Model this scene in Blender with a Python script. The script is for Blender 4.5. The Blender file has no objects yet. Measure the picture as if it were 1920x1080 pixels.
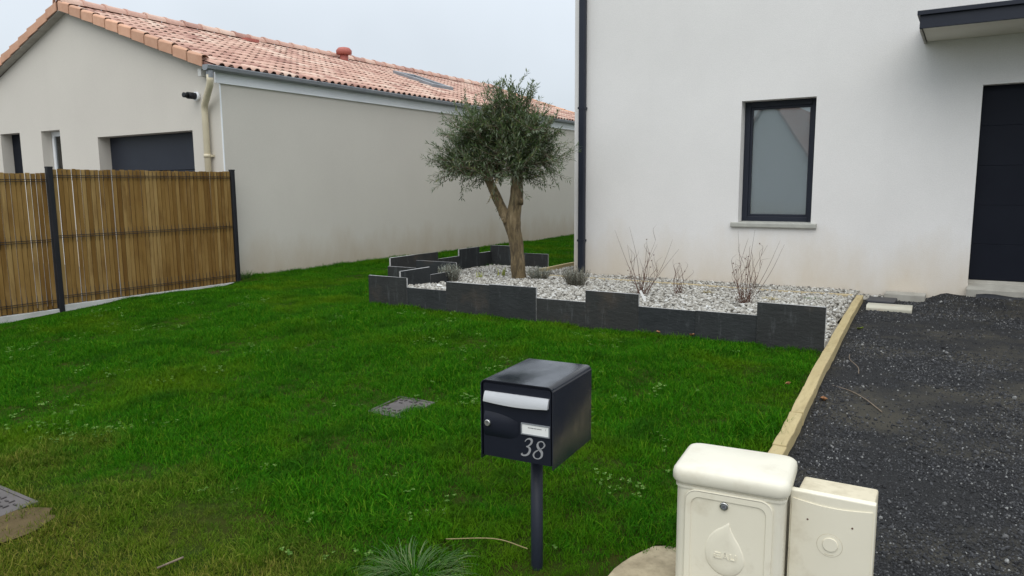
import bpy, bmesh, math, random
import numpy as np
from mathutils import Vector, Matrix, noise as mnoise

random.seed(7); rng = np.random.default_rng(7)
S = bpy.context.scene; COL = S.collection
PI = math.pi; R = math.radians

# ------------------------------------------------------------------ camera
cam = bpy.data.cameras.new("camera"); camo = bpy.data.objects.new("camera", cam); COL.objects.link(camo)
cam.sensor_width = 36.0; cam.lens = 1380 / 1920 * 36; cam.clip_start = 0.05; cam.clip_end = 1500
_rx, _ry, _rz = Vector((0.849, -0.066, 0.524)), Vector((0.528, 0.119, -0.841)), Vector((-0.007, 0.991, 0.136))
_m = Matrix((_rx, _ry, _rz)); _q = _m.to_quaternion().normalized()
camo.matrix_world = Matrix.Translation((0, 0, 1.3)) @ _q.to_matrix().to_4x4()
S.camera = camo

# ------------------------------------------------------------------ sky, sun, exposure
SUN_EL, SUN_AZ = R(50), R(155)          # azimuth clockwise from +Y : behind the camera
W = bpy.data.worlds.new("World"); S.world = W; W.use_nodes = True
nt = W.node_tree; nt.nodes.clear()
out = nt.nodes.new("ShaderNodeOutputWorld")
sky = nt.nodes.new("ShaderNodeTexSky"); sky.sky_type = 'NISHITA'; sky.sun_disc = False
sky.sun_elevation = SUN_EL; sky.sun_rotation = SUN_AZ
bg1 = nt.nodes.new("ShaderNodeBackground"); bg1.inputs[1].default_value = 0.08
nt.links.new(sky.outputs[0], bg1.inputs[0])
# overcast layer: brighter towards the zenith like a real closed cloud cover, faintly mottled
tc = nt.nodes.new("ShaderNodeTexCoord"); sep = nt.nodes.new("ShaderNodeSeparateXYZ")
nt.links.new(tc.outputs["Generated"], sep.inputs[0])
ma = nt.nodes.new("ShaderNodeMath"); ma.operation = 'MAXIMUM'; ma.inputs[1].default_value = 0.0
nt.links.new(sep.outputs[2], ma.inputs[0])
mb_ = nt.nodes.new("ShaderNodeMath"); mb_.operation = 'MULTIPLY_ADD'; mb_.inputs[1].default_value = 1.15; mb_.inputs[2].default_value = 0.60
nt.links.new(ma.outputs[0], mb_.inputs[0])
nz = nt.nodes.new("ShaderNodeTexNoise"); nz.inputs["Scale"].default_value = 2.2; nz.inputs["Detail"].default_value = 4
nt.links.new(tc.outputs["Generated"], nz.inputs["Vector"])
mr = nt.nodes.new("ShaderNodeMapRange"); mr.inputs[1].default_value = 0.3; mr.inputs[2].default_value = 0.7; mr.inputs[3].default_value = 0.90; mr.inputs[4].default_value = 1.09
nt.links.new(nz.outputs[0], mr.inputs[0])
mm = nt.nodes.new("ShaderNodeMath"); mm.operation = 'MULTIPLY'
nt.links.new(mb_.outputs[0], mm.inputs[0]); nt.links.new(mr.outputs[0], mm.inputs[1])
bg2 = nt.nodes.new("ShaderNodeBackground"); bg2.inputs[0].default_value = (0.86, 0.93, 1.0, 1)
nt.links.new(mm.outputs[0], bg2.inputs[1])
mix = nt.nodes.new("ShaderNodeMixShader"); mix.inputs[0].default_value = 0.88
nt.links.new(bg1.outputs[0], mix.inputs[1]); nt.links.new(bg2.outputs[0], mix.inputs[2]); nt.links.new(mix.outputs[0], out.inputs[0])

sl = bpy.data.lights.new("sun", 'SUN'); sl.energy = 1.25; sl.angle = R(60); sl.color = (1.0, 0.95, 0.87)
so = bpy.data.objects.new("sun", sl); COL.objects.link(so)
sd = Vector((math.sin(SUN_AZ) * math.cos(SUN_EL), math.cos(SUN_AZ) * math.cos(SUN_EL), math.sin(SUN_EL)))
so.rotation_euler = sd.to_track_quat('Z', 'Y').to_euler(); so.location = (0, -5, 12)
vs = S.view_settings; vs.view_transform = 'Standard'; vs.look = 'None'; vs.exposure = 0.22; vs.gamma = 1.0; vs.use_curve_mapping = False
S.render.engine = 'CYCLES'
S.cycles.max_bounces = 8; S.cycles.transparent_max_bounces = 12

# ------------------------------------------------------------------ helpers: materials
def N(nt, t, **kw):
    n = nt.nodes.new(t)
    for k, v in kw.items():
        if k.startswith('i_'):
            n.inputs[k[2:].replace('_', ' ')].default_value = v
        else:
            setattr(n, k, v)
    return n
def L(nt, a, b): nt.links.new(a, b)
def c4(c): return (c[0], c[1], c[2], 1)
def newmat(name):
    m = bpy.data.materials.new(name); m.use_nodes = True
    return m, m.node_tree, m.node_tree.nodes["Principled BSDF"]
def pos(nt, space='world', scale=(1, 1, 1)):
    if space == 'world': o = N(nt, "ShaderNodeNewGeometry").outputs["Position"]
    else: o = N(nt, "ShaderNodeTexCoord").outputs["Object"]
    mp = N(nt, "ShaderNodeMapping"); mp.inputs["Scale"].default_value = scale
    L(nt, o, mp.inputs["Vector"]); return mp.outputs[0]
def noise(nt, vec, scale, detail=4, rough=.55):
    n = N(nt, "ShaderNodeTexNoise"); n.inputs["Scale"].default_value = scale; n.inputs["Detail"].default_value = detail; n.inputs["Roughness"].default_value = rough
    L(nt, vec, n.inputs["Vector"]); return n.outputs[0]
def ramp(nt, fac, stops):
    r = N(nt, "ShaderNodeValToRGB"); e = r.color_ramp.elements
    while len(e) < len(stops): e.new(0.5)
    for i, (p, c) in enumerate(stops): e[i].position = p; e[i].color = c4(c) if not isinstance(c, (int, float)) else (c, c, c, 1)
    L(nt, fac, r.inputs[0]); return r.outputs[0]
def mixc(nt, fac, a, b, blend='MIX'):
    m = N(nt, "ShaderNodeMix", data_type='RGBA', blend_type=blend)
    for s, v in ((0, fac), (6, a), (7, b)):
        if isinstance(v, (int, float)): m.inputs[s].default_value = v
        elif isinstance(v, tuple): m.inputs[s].default_value = c4(v)
        else: L(nt, v, m.inputs[s])
    return m.outputs[2]
def math_(nt, op, a, b=None, clamp=False):
    m = N(nt, "ShaderNodeMath", operation=op, use_clamp=clamp)
    for i, v in enumerate((a, b)):
        if v is None: continue
        if isinstance(v, (int, float)): m.inputs[i].default_value = v
        else: L(nt, v, m.inputs[i])
    return m.outputs[0]
def maprange(nt, v, a, b, c=0, d=1):
    m = N(nt, "ShaderNodeMapRange"); L(nt, v, m.inputs[0])
    for i, x in enumerate((a, b, c, d)): m.inputs[i + 1].default_value = x
    return m.outputs[0]
def bump(nt, bs, h, strength=.5, dist=.01):
    b = N(nt, "ShaderNodeBump"); b.inputs["Strength"].default_value = strength; b.inputs["Distance"].default_value = dist
    L(nt, h, b.inputs["Height"]); L(nt, b.outputs[0], bs.inputs["Normal"]); return b
def objrand(nt): return N(nt, "ShaderNodeObjectInfo").outputs["Random"]
def islrand(nt): return N(nt, "ShaderNodeNewGeometry").outputs["Random Per Island"]

def simple(name, c1, c2=None, rough=.7, scale=6, detail=5, bsc=0, bst=.3, bd=.003, metal=0, spec=.5, space='world', stretch=(1, 1, 1), rand=0):
    m, nt, b = newmat(name)
    b.inputs["Roughness"].default_value = rough; b.inputs["Metallic"].default_value = metal
    b.inputs["Specular IOR Level"].default_value = spec
    v = pos(nt, space, stretch)
    if c2 is None: c2 = tuple(x * .8 for x in c1)
    col = ramp(nt, noise(nt, v, scale, detail), [(.3, c1), (.7, c2)])
    if rand:
        f = maprange(nt, objrand(nt), 0, 1, 1 - rand, 1 + rand * .5)
        cmb = N(nt, "ShaderNodeCombineColor"); [L(nt, f, cmb.inputs[i]) for i in range(3)]
        col = mixc(nt, 1.0, col, cmb.outputs[0], 'MULTIPLY')
    L(nt, col, b.inputs["Base Color"])
    if bsc: bump(nt, b, noise(nt, v, bsc, 4), bst, bd)
    return m

def wall_mat(name, c1, c2, stain, stain_top, stain_amt):
    m, nt, b = newmat(name); b.inputs["Roughness"].default_value = .92; b.inputs["Specular IOR Level"].default_value = .2
    v = pos(nt)
    col = ramp(nt, noise(nt, v, .7, 6, .6), [(.3, c1), (.72, c2)])
    fine = noise(nt, v, 140, 2)
    col = mixc(nt, .2, col, ramp(nt, fine, [(.35, .55), (.65, 1.0)]), 'MULTIPLY')
    # splash-back dirt along the foot of the wall, ragged upper edge
    geo = N(nt, "ShaderNodeNewGeometry"); sp = N(nt, "ShaderNodeSeparateXYZ"); L(nt, geo.outputs["Position"], sp.inputs[0])
    rag = noise(nt, pos(nt, 'world', (1.3, 1.3, .5)), 1.6, 6, .65)
    edge = math_(nt, 'ADD', sp.outputs[2], math_(nt, 'MULTIPLY', math_(nt, 'SUBTRACT', rag, .5), -1.1))
    f = math_(nt, 'MULTIPLY', maprange(nt, edge, 0.0, stain_top, 1, 0), stain_amt)
    col = mixc(nt, f, col, stain)
    # faint vertical rain streaks
    st = noise(nt, pos(nt, 'world', (2.2, 2.2, .12)), 1.0, 4)
    col = mixc(nt, math_(nt, 'MULTIPLY', maprange(nt, st, .58, .85), .07), col, tuple(x * .62 for x in c2))
    L(nt, col, b.inputs["Base Color"])
    h = math_(nt, 'ADD', noise(nt, v, 95, 3), math_(nt, 'MULTIPLY', noise(nt, v, 3, 3), .6))
    bump(nt, b, h, .35, .006)
    return m

MT = {}
MT['wall_white'] = wall_mat('render_offwhite', (.775, .76, .745), (.71, .695, .68), (.53, .43, .29), .75, .55)
MT['wall_beige'] = wall_mat('render_beige', (.62, .585, .525), (.585, .55, .495), (.40, .30, .19), .6, .5)
MT['navy'] = simple('anthracite_paint', (.014, .017, .028), (.018, .022, .034), .45, 3, spec=.3, bsc=220, bst=.12, bd=.001)
MT['navy_door'] = simple('anthracite_door', (.0055, .007, .013), (.0075, .0095, .016), .55, 3, spec=.15, bsc=300, bst=.2, bd=.001)
MT['black_steel'] = simple('dark_powder_steel', (.010, .011, .014), (.016, .016, .02), .55, 9, spec=.3)
MT['zinc'] = simple('zinc', (.27, .285, .305), (.21, .22, .24), .5, 4, metal=.25, bsc=30, bst=.1)
MT['pvc_white'] = simple('white_pvc', (.84, .86, .88), (.77, .79, .82), .45, 2)
MT['pvc_cream'] = simple('cream_pvc', (.62, .55, .40), (.52, .46, .33), .45, 3)
MT['concrete'] = simple('concrete', (.40, .385, .34), (.29, .275, .24), .9, 7, 8, bsc=90, bst=.4, bd=.004)
MT['concrete_white'] = simple('white_concrete', (.58, .58, .56), (.42, .42, .40), .9, 5, 8, bsc=80, bst=.4, bd=.004)
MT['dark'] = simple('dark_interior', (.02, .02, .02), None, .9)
MT['soffit'] = simple('cream_soffit', (.66, .64, .56), (.58, .56, .48), .7, 2)
MT['sill'] = simple('sill_stone', (.40, .40, .36), (.33, .33, .30), .85, 12, bsc=120, bst=.3)
MT['chrome'] = simple('brushed_metal', (.62, .62, .60), (.5, .5, .49), .28, 40, metal=1.0)
MT['silver'] = simple('silver_aluminium', (.60, .61, .63), (.53, .54, .56), .5, 30, metal=.3, stretch=(1, 1, 30), bsc=60, bst=.08)
MT['white_card'] = simple('white_card', (.78, .78, .76), (.70, .70, .68), .6, 8)
MT['ink'] = simple('grey_ink', (.10, .10, .11), None, .7)
MT['digit'] = simple('grey_vinyl', (.31, .31, .32), (.26, .26, .27), .5, 20)
MT['twig'] = simple('twig_bark', (.15, .08, .055), (.08, .04, .03), .8, 60)
MT['twig_grey'] = simple('twig_grey', (.22, .17, .12), (.12, .09, .065), .8, 40)
MT['dry_leaf'] = simple('dry_leaf_brown', (.34, .16, .06), (.20, .09, .04), .7, 60)
MT['green_leaf'] = simple('fallen_green_leaf', (.28, .36, .03), (.20, .28, .03), .6, 60)
MT['straw'] = simple('straw', (.40, .33, .15), (.28, .22, .09), .8, 30, rand=.3)

def stained(name, c1, c2, dirt, rough, dsc, lo, hi, amt, bsc=60, bst=.15, spec=.5, stretch=(1, 1, 1), bd=.002):
    m, nt, b = newmat(name); b.inputs["Roughness"].default_value = rough; b.inputs["Specular IOR Level"].default_value = spec
    v = pos(nt, 'world', stretch)
    col = ramp(nt, noise(nt, v, 3, 6), [(.3, c1), (.7, c2)])
    d = noise(nt, v, dsc, 8, .65)
    col = mixc(nt, math_(nt, 'MULTIPLY', maprange(nt, d, lo, hi), amt), col, dirt)
    L(nt, col, b.inputs["Base Color"]); bump(nt, b, noise(nt, v, bsc, 4), bst, bd)
    return m
MT['cream_poly'] = stained('cream_polyester', (.71, .675, .56), (.665, .63, .52), (.46, .38, .26), .42, 7, .54, .80, .5, 40, .05)  # lid and body copy, colour lowered against the strong light from above
MT['cream_poly_lifted'] = stained('cream_polyester_lifted', (.765, .72, .585), (.715, .67, .54), (.42, .35, .23), .55, 8, .55, .82, .5, 90, .12)  # same cream, colour lightened to offset shade on the upright fronts
MT['cream_rough'] = stained('cream_box_weathered', (.62, .555, .41), (.53, .47, .34), (.30, .25, .16), .8, 14, .45, .75, .6, 120, .3)
MT['stone'] = stained('pale_stone', (.44, .37, .25), (.33, .27, .17), (.13, .10, .055), .95, 11, .42, .70, .7, 60, .6, bd=.006)
MT['timber'] = stained('treated_timber', (.45, .365, .19), (.37, .29, .14), (.20, .15, .07), .85, 9, .5, .8, .6, 60, .4, stretch=(6, 1, 6), bd=.003)
MT['timber_back'] = stained('treated_timber_cross', (.46, .38, .23), (.37, .30, .18), (.22, .17, .08), .85, 9, .5, .8, .5, 60, .4, stretch=(1, 6, 6), bd=.003)
MT['iron'] = stained('cast_cover_grey', (.11, .096, .092), (.078, .068, .066), (.05, .045, .04), .75, 18, .45, .75, .6, 160, .4)
MT['iron_dark'] = simple('cover_relief', (.045, .038, .036), (.035, .03, .03), .8, 30)
MT['block'] = stained('kerb_block_concrete', (.47, .45, .37), (.38, .36, .29), (.40, .22, .11), .9, 7, .56, .72, .55, 80, .4, bd=.004)

# slate: cleft faces, pale scratches and a rusty bloom
def slate_mat():
    m, nt, b = newmat('slate'); b.inputs["Roughness"].default_value = .7; b.inputs["Specular IOR Level"].default_value = .3
    v = pos(nt)
    col = ramp(nt, noise(nt, v, 5, 8, .6), [(.25, (.016, .0185, .0205)), (.75, (.030, .034, .0365))])
    col = mixc(nt, maprange(nt, objrand(nt), 0, 1, 0, .5), col, (.036, .034, .030))
    sc = noise(nt, pos(nt, 'world', (9, 9, 1.6)), 1.7, 7, .75)
    col = mixc(nt, math_(nt, 'MULTIPLY', maprange(nt, sc, .55, .74), .6), col, (.12, .128, .132))
    rust = noise(nt, v, 2.3, 4)
    col = mixc(nt, math_(nt, 'MULTIPLY', maprange(nt, rust, .60, .75), .45), col, (.085, .062, .045))
    L(nt, col, b.inputs["Base Color"])
    h = math_(nt, 'ADD', noise(nt, pos(nt, 'world', (3, 3, 7)), 4, 8, .65), math_(nt, 'MULTIPLY', noise(nt, v, 60, 4), .25))
    bump(nt, b, h, .6, .012); return m
MT['slate'] = slate_mat()
MT['slate_edge'] = simple('slate_sawn_edge', (.47, .46, .45), (.28, .28, .28), .8, 30, bsc=60)

# fence slats
def slat_mat():
    m, nt, b = newmat('pine_slats'); b.inputs["Roughness"].default_value = .85; b.inputs["Specular IOR Level"].default_value = .15
    r = objrand(nt)
    g = noise(nt, pos(nt, 'world', (60, 60, 3.0)), 1, 6, .6)
    v2 = N(nt, "ShaderNodeVectorMath", operation='ADD'); L(nt, pos(nt, 'world', (5, 5, 1.5)), v2.inputs[0])
    cmb = N(nt, "ShaderNodeCombineXYZ"); L(nt, math_(nt, 'MULTIPLY', r, 37.0), cmb.inputs[0]); L(nt, math_(nt, 'MULTIPLY', r, 91.0), cmb.inputs[2]); L(nt, cmb.outputs[0], v2.inputs[1])
    blotch = noise(nt, v2.outputs[0], 1.4, 4)
    base = ramp(nt, r, [(0, (.17, .09, .023)), (.3, (.24, .137, .038)), (.7, (.295, .18, .058)), (1, (.37, .245, .095))])
    col = mixc(nt, maprange(nt, g, .35, .7, 0, .45), base, (.10, .05, .013))
    col = mixc(nt, math_(nt, 'MULTIPLY', maprange(nt, blotch, .52, .7), .6), col, (.11, .05, .012))
    col = mixc(nt, math_(nt, 'MULTIPLY', maprange(nt, blotch, .46, .3), .35), col, (.38, .25, .10))
    L(nt, col, b.inputs["Base Color"]); bump(nt, b, g, .3, .003); return m
MT['slat'] = slat_mat()

def tile_mat(name, per_object):
    m, nt, b = newmat(name); b.inputs["Roughness"].default_value = .85; b.inputs["Specular IOR Level"].default_value = .25
    r = objrand(nt) if per_object else islrand(nt)
    col = ramp(nt, r, [(0, (.35, .19, .155)), (.2, (.49, .30, .24)), (.5, (.57, .37, .295)), (.8, (.62, .44, .355)), (1, (.66, .51, .42))])
    v = pos(nt); n1 = noise(nt, v, 6, 6, .65)
    col = mixc(nt, math_(nt, 'MULTIPLY', maprange(nt, n1, .5, .72), .4), col, (.42, .22, .18))
    n2 = noise(nt, v, 17, 5)
    col = mixc(nt, math_(nt, 'MULTIPLY', maprange(nt, n2, .55, .75), .35), col, (.70, .52, .40))
    n3 = noise(nt, v, .9, 5, .7)
    col = mixc(nt, math_(nt, 'MULTIPLY', maprange(nt, n3, .62, .78), .18), col, (.22, .15, .13))
    L(nt, col, b.inputs["Base Color"]); bump(nt, b, n2, .2, .004); return m
MT['tile'] = tile_mat('terracotta_tile', True); MT['tile_many'] = tile_mat('terracotta_tile_many', False)
MT['verge'] = simple('terracotta_verge', (.62, .36, .24), (.54, .295, .19), .85, 9, bsc=60, rand=.18)
MT['roofbase'] = simple('roof_underlay', (.30, .16, .13), (.25, .13, .11), .95)
MT['terracotta_red'] = simple('terracotta_vent', (.45, .13, .10), (.34, .10, .08), .6, 8)

# glossy letterbox sheet with shallow dents
def box_paint():
    m, nt, b = newmat('letterbox_enamel'); b.inputs["Roughness"].default_value = .18; b.inputs["Specular IOR Level"].default_value = .6
    v = pos(nt)
    d = noise(nt, v, 26, 6, .7)
    sp = N(nt, "ShaderNodeSeparateXYZ"); L(nt, N(nt, "ShaderNodeNewGeometry").outputs["Normal"], sp.inputs[0])
    dust_sheen = math_(nt, 'MULTIPLY', math_(nt, 'MULTIPLY', maprange(nt, noise(nt, pos(nt, 'world', (9, 4, 9)), 1.6, 7, .7), .48, .68), maprange(nt, sp.outputs[2], .6, .95)), .13)  # pale smear on upward faces: dust plus a painted cloud reflection
    L(nt, mixc(nt, dust_sheen, ramp(nt, d, [(.3, (.010, .013, .021)), (.7, (.013, .016, .025))]), (.30, .32, .34)), b.inputs["Base Color"])
    rr = maprange(nt, noise(nt, v, 9, 5), .35, .7, .12, .24); L(nt, rr, b.inputs["Roughness"])
    bump(nt, b, noise(nt, pos(nt, 'world', (2.2, 1.2, 2.0)), 1.6, 0), .7, .05)
    return m
MT['box_shell'] = box_paint()
MT['box_front'] = simple('letterbox_front', (.0075, .0095, .017), (.0095, .0115, .020), .5, 10, spec=.25, bsc=400, bst=.1, bd=.0005)

# glass
def glass_mat():
    # thin pane: clear sheet with Fresnel reflection, so daylight reaches what is behind it
    m, nt, b = newmat('window_glass'); nt.nodes.remove(b)
    tr_ = N(nt, "ShaderNodeBsdfTransparent"); tr_.inputs[0].default_value = (.97, .985, .99, 1)
    gl = N(nt, "ShaderNodeBsdfGlossy"); gl.inputs["Roughness"].default_value = 0.0
    fr_ = N(nt, "ShaderNodeFresnel"); fr_.inputs[0].default_value = 1.75
    mx = N(nt, "ShaderNodeMixShader"); L(nt, fr_.outputs[0], mx.inputs[0]); L(nt, tr_.outputs[0], mx.inputs[1]); L(nt, gl.outputs[0], mx.inputs[2])
    L(nt, mx.outputs[0], nt.nodes["Material Output"].inputs[0])
    return m
MT['glass'] = glass_mat()
MT['blind'] = simple('pale_blind', (.86, .89, .90), (.82, .86, .87), .85, 1)

# vegetation
def leafy(name, stops, back=None, trans=.3, rough=.55, worldvar=None):
    m, nt, b = newmat(name); b.inputs["Roughness"].default_value = rough; b.inputs["Specular IOR Level"].default_value = .35
    col = ramp(nt, islrand(nt), stops)
    if worldvar:
        s, c, lo, hi, amt = worldvar
        col = mixc(nt, math_(nt, 'MULTIPLY', maprange(nt, noise(nt, pos(nt), s, 4), lo, hi), amt), col, c)
    if back:
        col = mixc(nt, N(nt, "ShaderNodeNewGeometry").outputs["Backfacing"], col, back)
    L(nt, col, b.inputs["Base Color"])
    if trans:
        t = N(nt, "ShaderNodeBsdfTranslucent"); L(nt, col, t.inputs[0])
        mx = N(nt, "ShaderNodeMixShader"); mx.inputs[0].default_value = trans
        L(nt, b.outputs[0], mx.inputs[1]); L(nt, t.outputs[0], mx.inputs[2])
        L(nt, mx.outputs[0], nt.nodes["Material Output"].inputs[0])
    return m
MT['olive_leaf'] = leafy('olive_leaf', [(0, (.055, .100, .034)), (.5, (.100, .155, .058)), (.85, (.155, .21, .088)), (1, (.27, .30, .11))], (.17, .205, .135), .2, .5)
MT['lavender'] = leafy('lavender_leaf', [(0, (.17, .19, .15)), (.6, (.27, .29, .24)), (1, (.40, .42, .37))], None, .15, .8)
MT['lavender_dark'] = leafy('lavender_leaf_dark', [(0, (.11, .11, .085)), (.6, (.19, .20, .16)), (1, (.29, .31, .26))], None, .15, .8)
MT['iris'] = leafy('yellow_green_blade', [(0, (.20, .25, .05)), (1, (.42, .42, .11))], None, .3)
MT['clover'] = leafy('clover_leaf', [(0, (.05, .15, .010)), (.7, (.09, .20, .025)), (1, (.19, .28, .07))], None, .25, .8)
MT['clump'] = leafy('pale_grass_blade', [(0, (.04, .105, .018)), (.7, (.085, .17, .04)), (1, (.22, .25, .10))], None, .25)

def grass_mat(name):
    m, nt, b = newmat(name); b.inputs["Roughness"].default_value = .8; b.inputs["Specular IOR Level"].default_value = .08
    v = pos(nt)
    col = ramp(nt, islrand(nt), [(0, (.015, .088, .0008)), (.45, (.028, .145, .0015)), (.85, (.052, .195, .003)), (1, (.12, .22, .012))])
    y1 = noise(nt, pos(nt, 'world', (1, 1.25, 0)), .85, 5, .6)
    col = mixc(nt, math_(nt, 'MULTIPLY', maprange(nt, y1, .50, .66), .62), col, (.105, .180, .004))
    y2 = noise(nt, pos(nt, 'world', (1.4, 1.1, 0)), 2.0, 4, .6)
    col = mixc(nt, math_(nt, 'MULTIPLY', maprange(nt, y2, .52, .66), .6), col, (.018, .075, .003))
    # thin, straw-coloured turf along the street verge and in worn spots
    sp = N(nt, "ShaderNodeSeparateXYZ"); L(nt, N(nt, "ShaderNodeNewGeometry").outputs["Position"], sp.inputs[0])
    rag = noise(nt, pos(nt, 'world', (1, 1, 0)), 1.9, 5, .65)
    yy = math_(nt, 'ADD', sp.outputs[1], math_(nt, 'MULTIPLY', math_(nt, 'SUBTRACT', rag, .5), -2.2))
    xx = maprange(nt, sp.outputs[0], -2.3, -1.5, 1, 0)
    wear = math_(nt, 'MULTIPLY', math_(nt, 'MULTIPLY', maprange(nt, yy, 1.5, 2.3, 1, 0), xx), .75)
    straw = ramp(nt, islrand(nt), [(0, (.075, .105, .008)), (.5, (.16, .175, .016)), (1, (.32, .24, .07))])
    col = mixc(nt, wear, col, straw)
    spots = noise(nt, pos(nt, 'world', (1, 1.6, 0)), 1.25, 5, .7)
    col = mixc(nt, math_(nt, 'MULTIPLY', maprange(nt, spots, .62, .76), .4), col, (.105, .11, .014))
    L(nt, col, b.inputs["Base Color"])
    t = N(nt, "ShaderNodeBsdfTranslucent"); L(nt, col, t.inputs[0])
    mx = N(nt, "ShaderNodeMixShader"); mx.inputs[0].default_value = .25
    L(nt, b.outputs[0], mx.inputs[1]); L(nt, t.outputs[0], mx.inputs[2]); L(nt, mx.outputs[0], nt.nodes["Material Output"].inputs[0])
    return m
MT['grass'] = grass_mat('grass_blade')
MT['soil'] = simple('lawn_soil', (.016, .040, .003), (.035, .036, .007), .95, 3, 8, spec=.05, bsc=40, bst=.6, bd=.02)
MT['earth'] = simple('bare_earth', (.115, .085, .042), (.075, .055, .028), .95, 9, 8, spec=.1, bsc=60, bst=.6, bd=.01)
MT['ground'] = simple('distant_grass', (.035, .085, .014), (.06, .09, .022), .95, .3, 8)
MT['asphalt'] = simple('asphalt', (.055, .055, .057), (.04, .04, .042), .9, 20, bsc=300)
MT['pavement'] = simple('pavement', (.20, .19, .18), (.15, .145, .14), .9, 6, bsc=200)

def bark_mat():
    m, nt, b = newmat('olive_bark'); b.inputs["Roughness"].default_value = .9
    v = pos(nt, 'world', (4, 4, 1.3))
    col = ramp(nt, noise(nt, v, 3.2, 8, .65), [(.25, (.06, .042, .02)), (.5, (.165, .120, .060)), (.75, (.30, .23, .135))])
    gr = noise(nt, pos(nt), 4.5, 4)
    col = mixc(nt, math_(nt, 'MULTIPLY', maprange(nt, gr, .55, .7), .35), col, (.11, .11, .05))
    L(nt, col, b.inputs["Base Color"])
    fis = noise(nt, pos(nt, 'world', (13, 13, 2.6)), 2.2, 7, .7)
    col = mixc(nt, math_(nt, 'MULTIPLY', maprange(nt, fis, .52, .40), .65), col, (.035, .026, .016)); L(nt, col, b.inputs['Base Color'])
    bump(nt, b, math_(nt, 'ADD', noise(nt, v, 5, 8, .7), fis), .9, .03); return m
MT['bark'] = bark_mat()

def stone_mat(name, stops, rough=.8):
    m, nt, b = newmat(name); b.inputs["Roughness"].default_value = rough
    col = ramp(nt, objrand(nt), stops)
    col = mixc(nt, .25, col, ramp(nt, noise(nt, pos(nt), 60, 4), [(.3, .5), (.7, 1.0)]), 'MULTIPLY')
    L(nt, col, b.inputs["Base Color"]); return m
MT['pebble'] = stone_mat('pale_pebble', [(0, (.12, .11, .095)), (.2, (.25, .235, .205)), (.5, (.37, .35, .305)), (.85, (.47, .455, .415)), (1, (.60, .60, .58))])
MT['grit'] = stone_mat('dark_grit', [(0, (.008, .008, .009)), (.55, (.022, .023, .026)), (.85, (.055, .056, .060)), (.96, (.11, .11, .11)), (1, (.27, .27, .26))])
MT['bed'] = simple('pebble_bed_base', (.30, .275, .23), (.17, .155, .13), .95, 45, 6, bsc=60, bst=.8, bd=.02)
def drive_mat():
    m, nt, b = newmat('driveway_grit'); b.inputs["Roughness"].default_value = .95; b.inputs["Specular IOR Level"].default_value = .15
    v = pos(nt)
    col = ramp(nt, noise(nt, v, 160, 3, .7), [(.3, (.007, .007, .0075)), (.5, (.024, .024, .0245)), (.66, (.044, .044, .045)), (.78, (.11, .11, .11))])
    mud = noise(nt, pos(nt, 'world', (1, 1.3, 1)), 1.1, 7, .65)
    col = mixc(nt, math_(nt, 'MULTIPLY', maprange(nt, mud, .46, .62), .85), col, (.060, .055, .043))
    L(nt, col, b.inputs["Base Color"])
    bump(nt, b, math_(nt, 'ADD', noise(nt, v, 120, 4), math_(nt, 'MULTIPLY', noise(nt, v, 12, 4), .8)), .8, .012); return m
MT['drive'] = drive_mat()
MT['membrane'] = simple('black_membrane', (.020, .022, .028), (.03, .032, .038), .55, 8)

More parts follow.
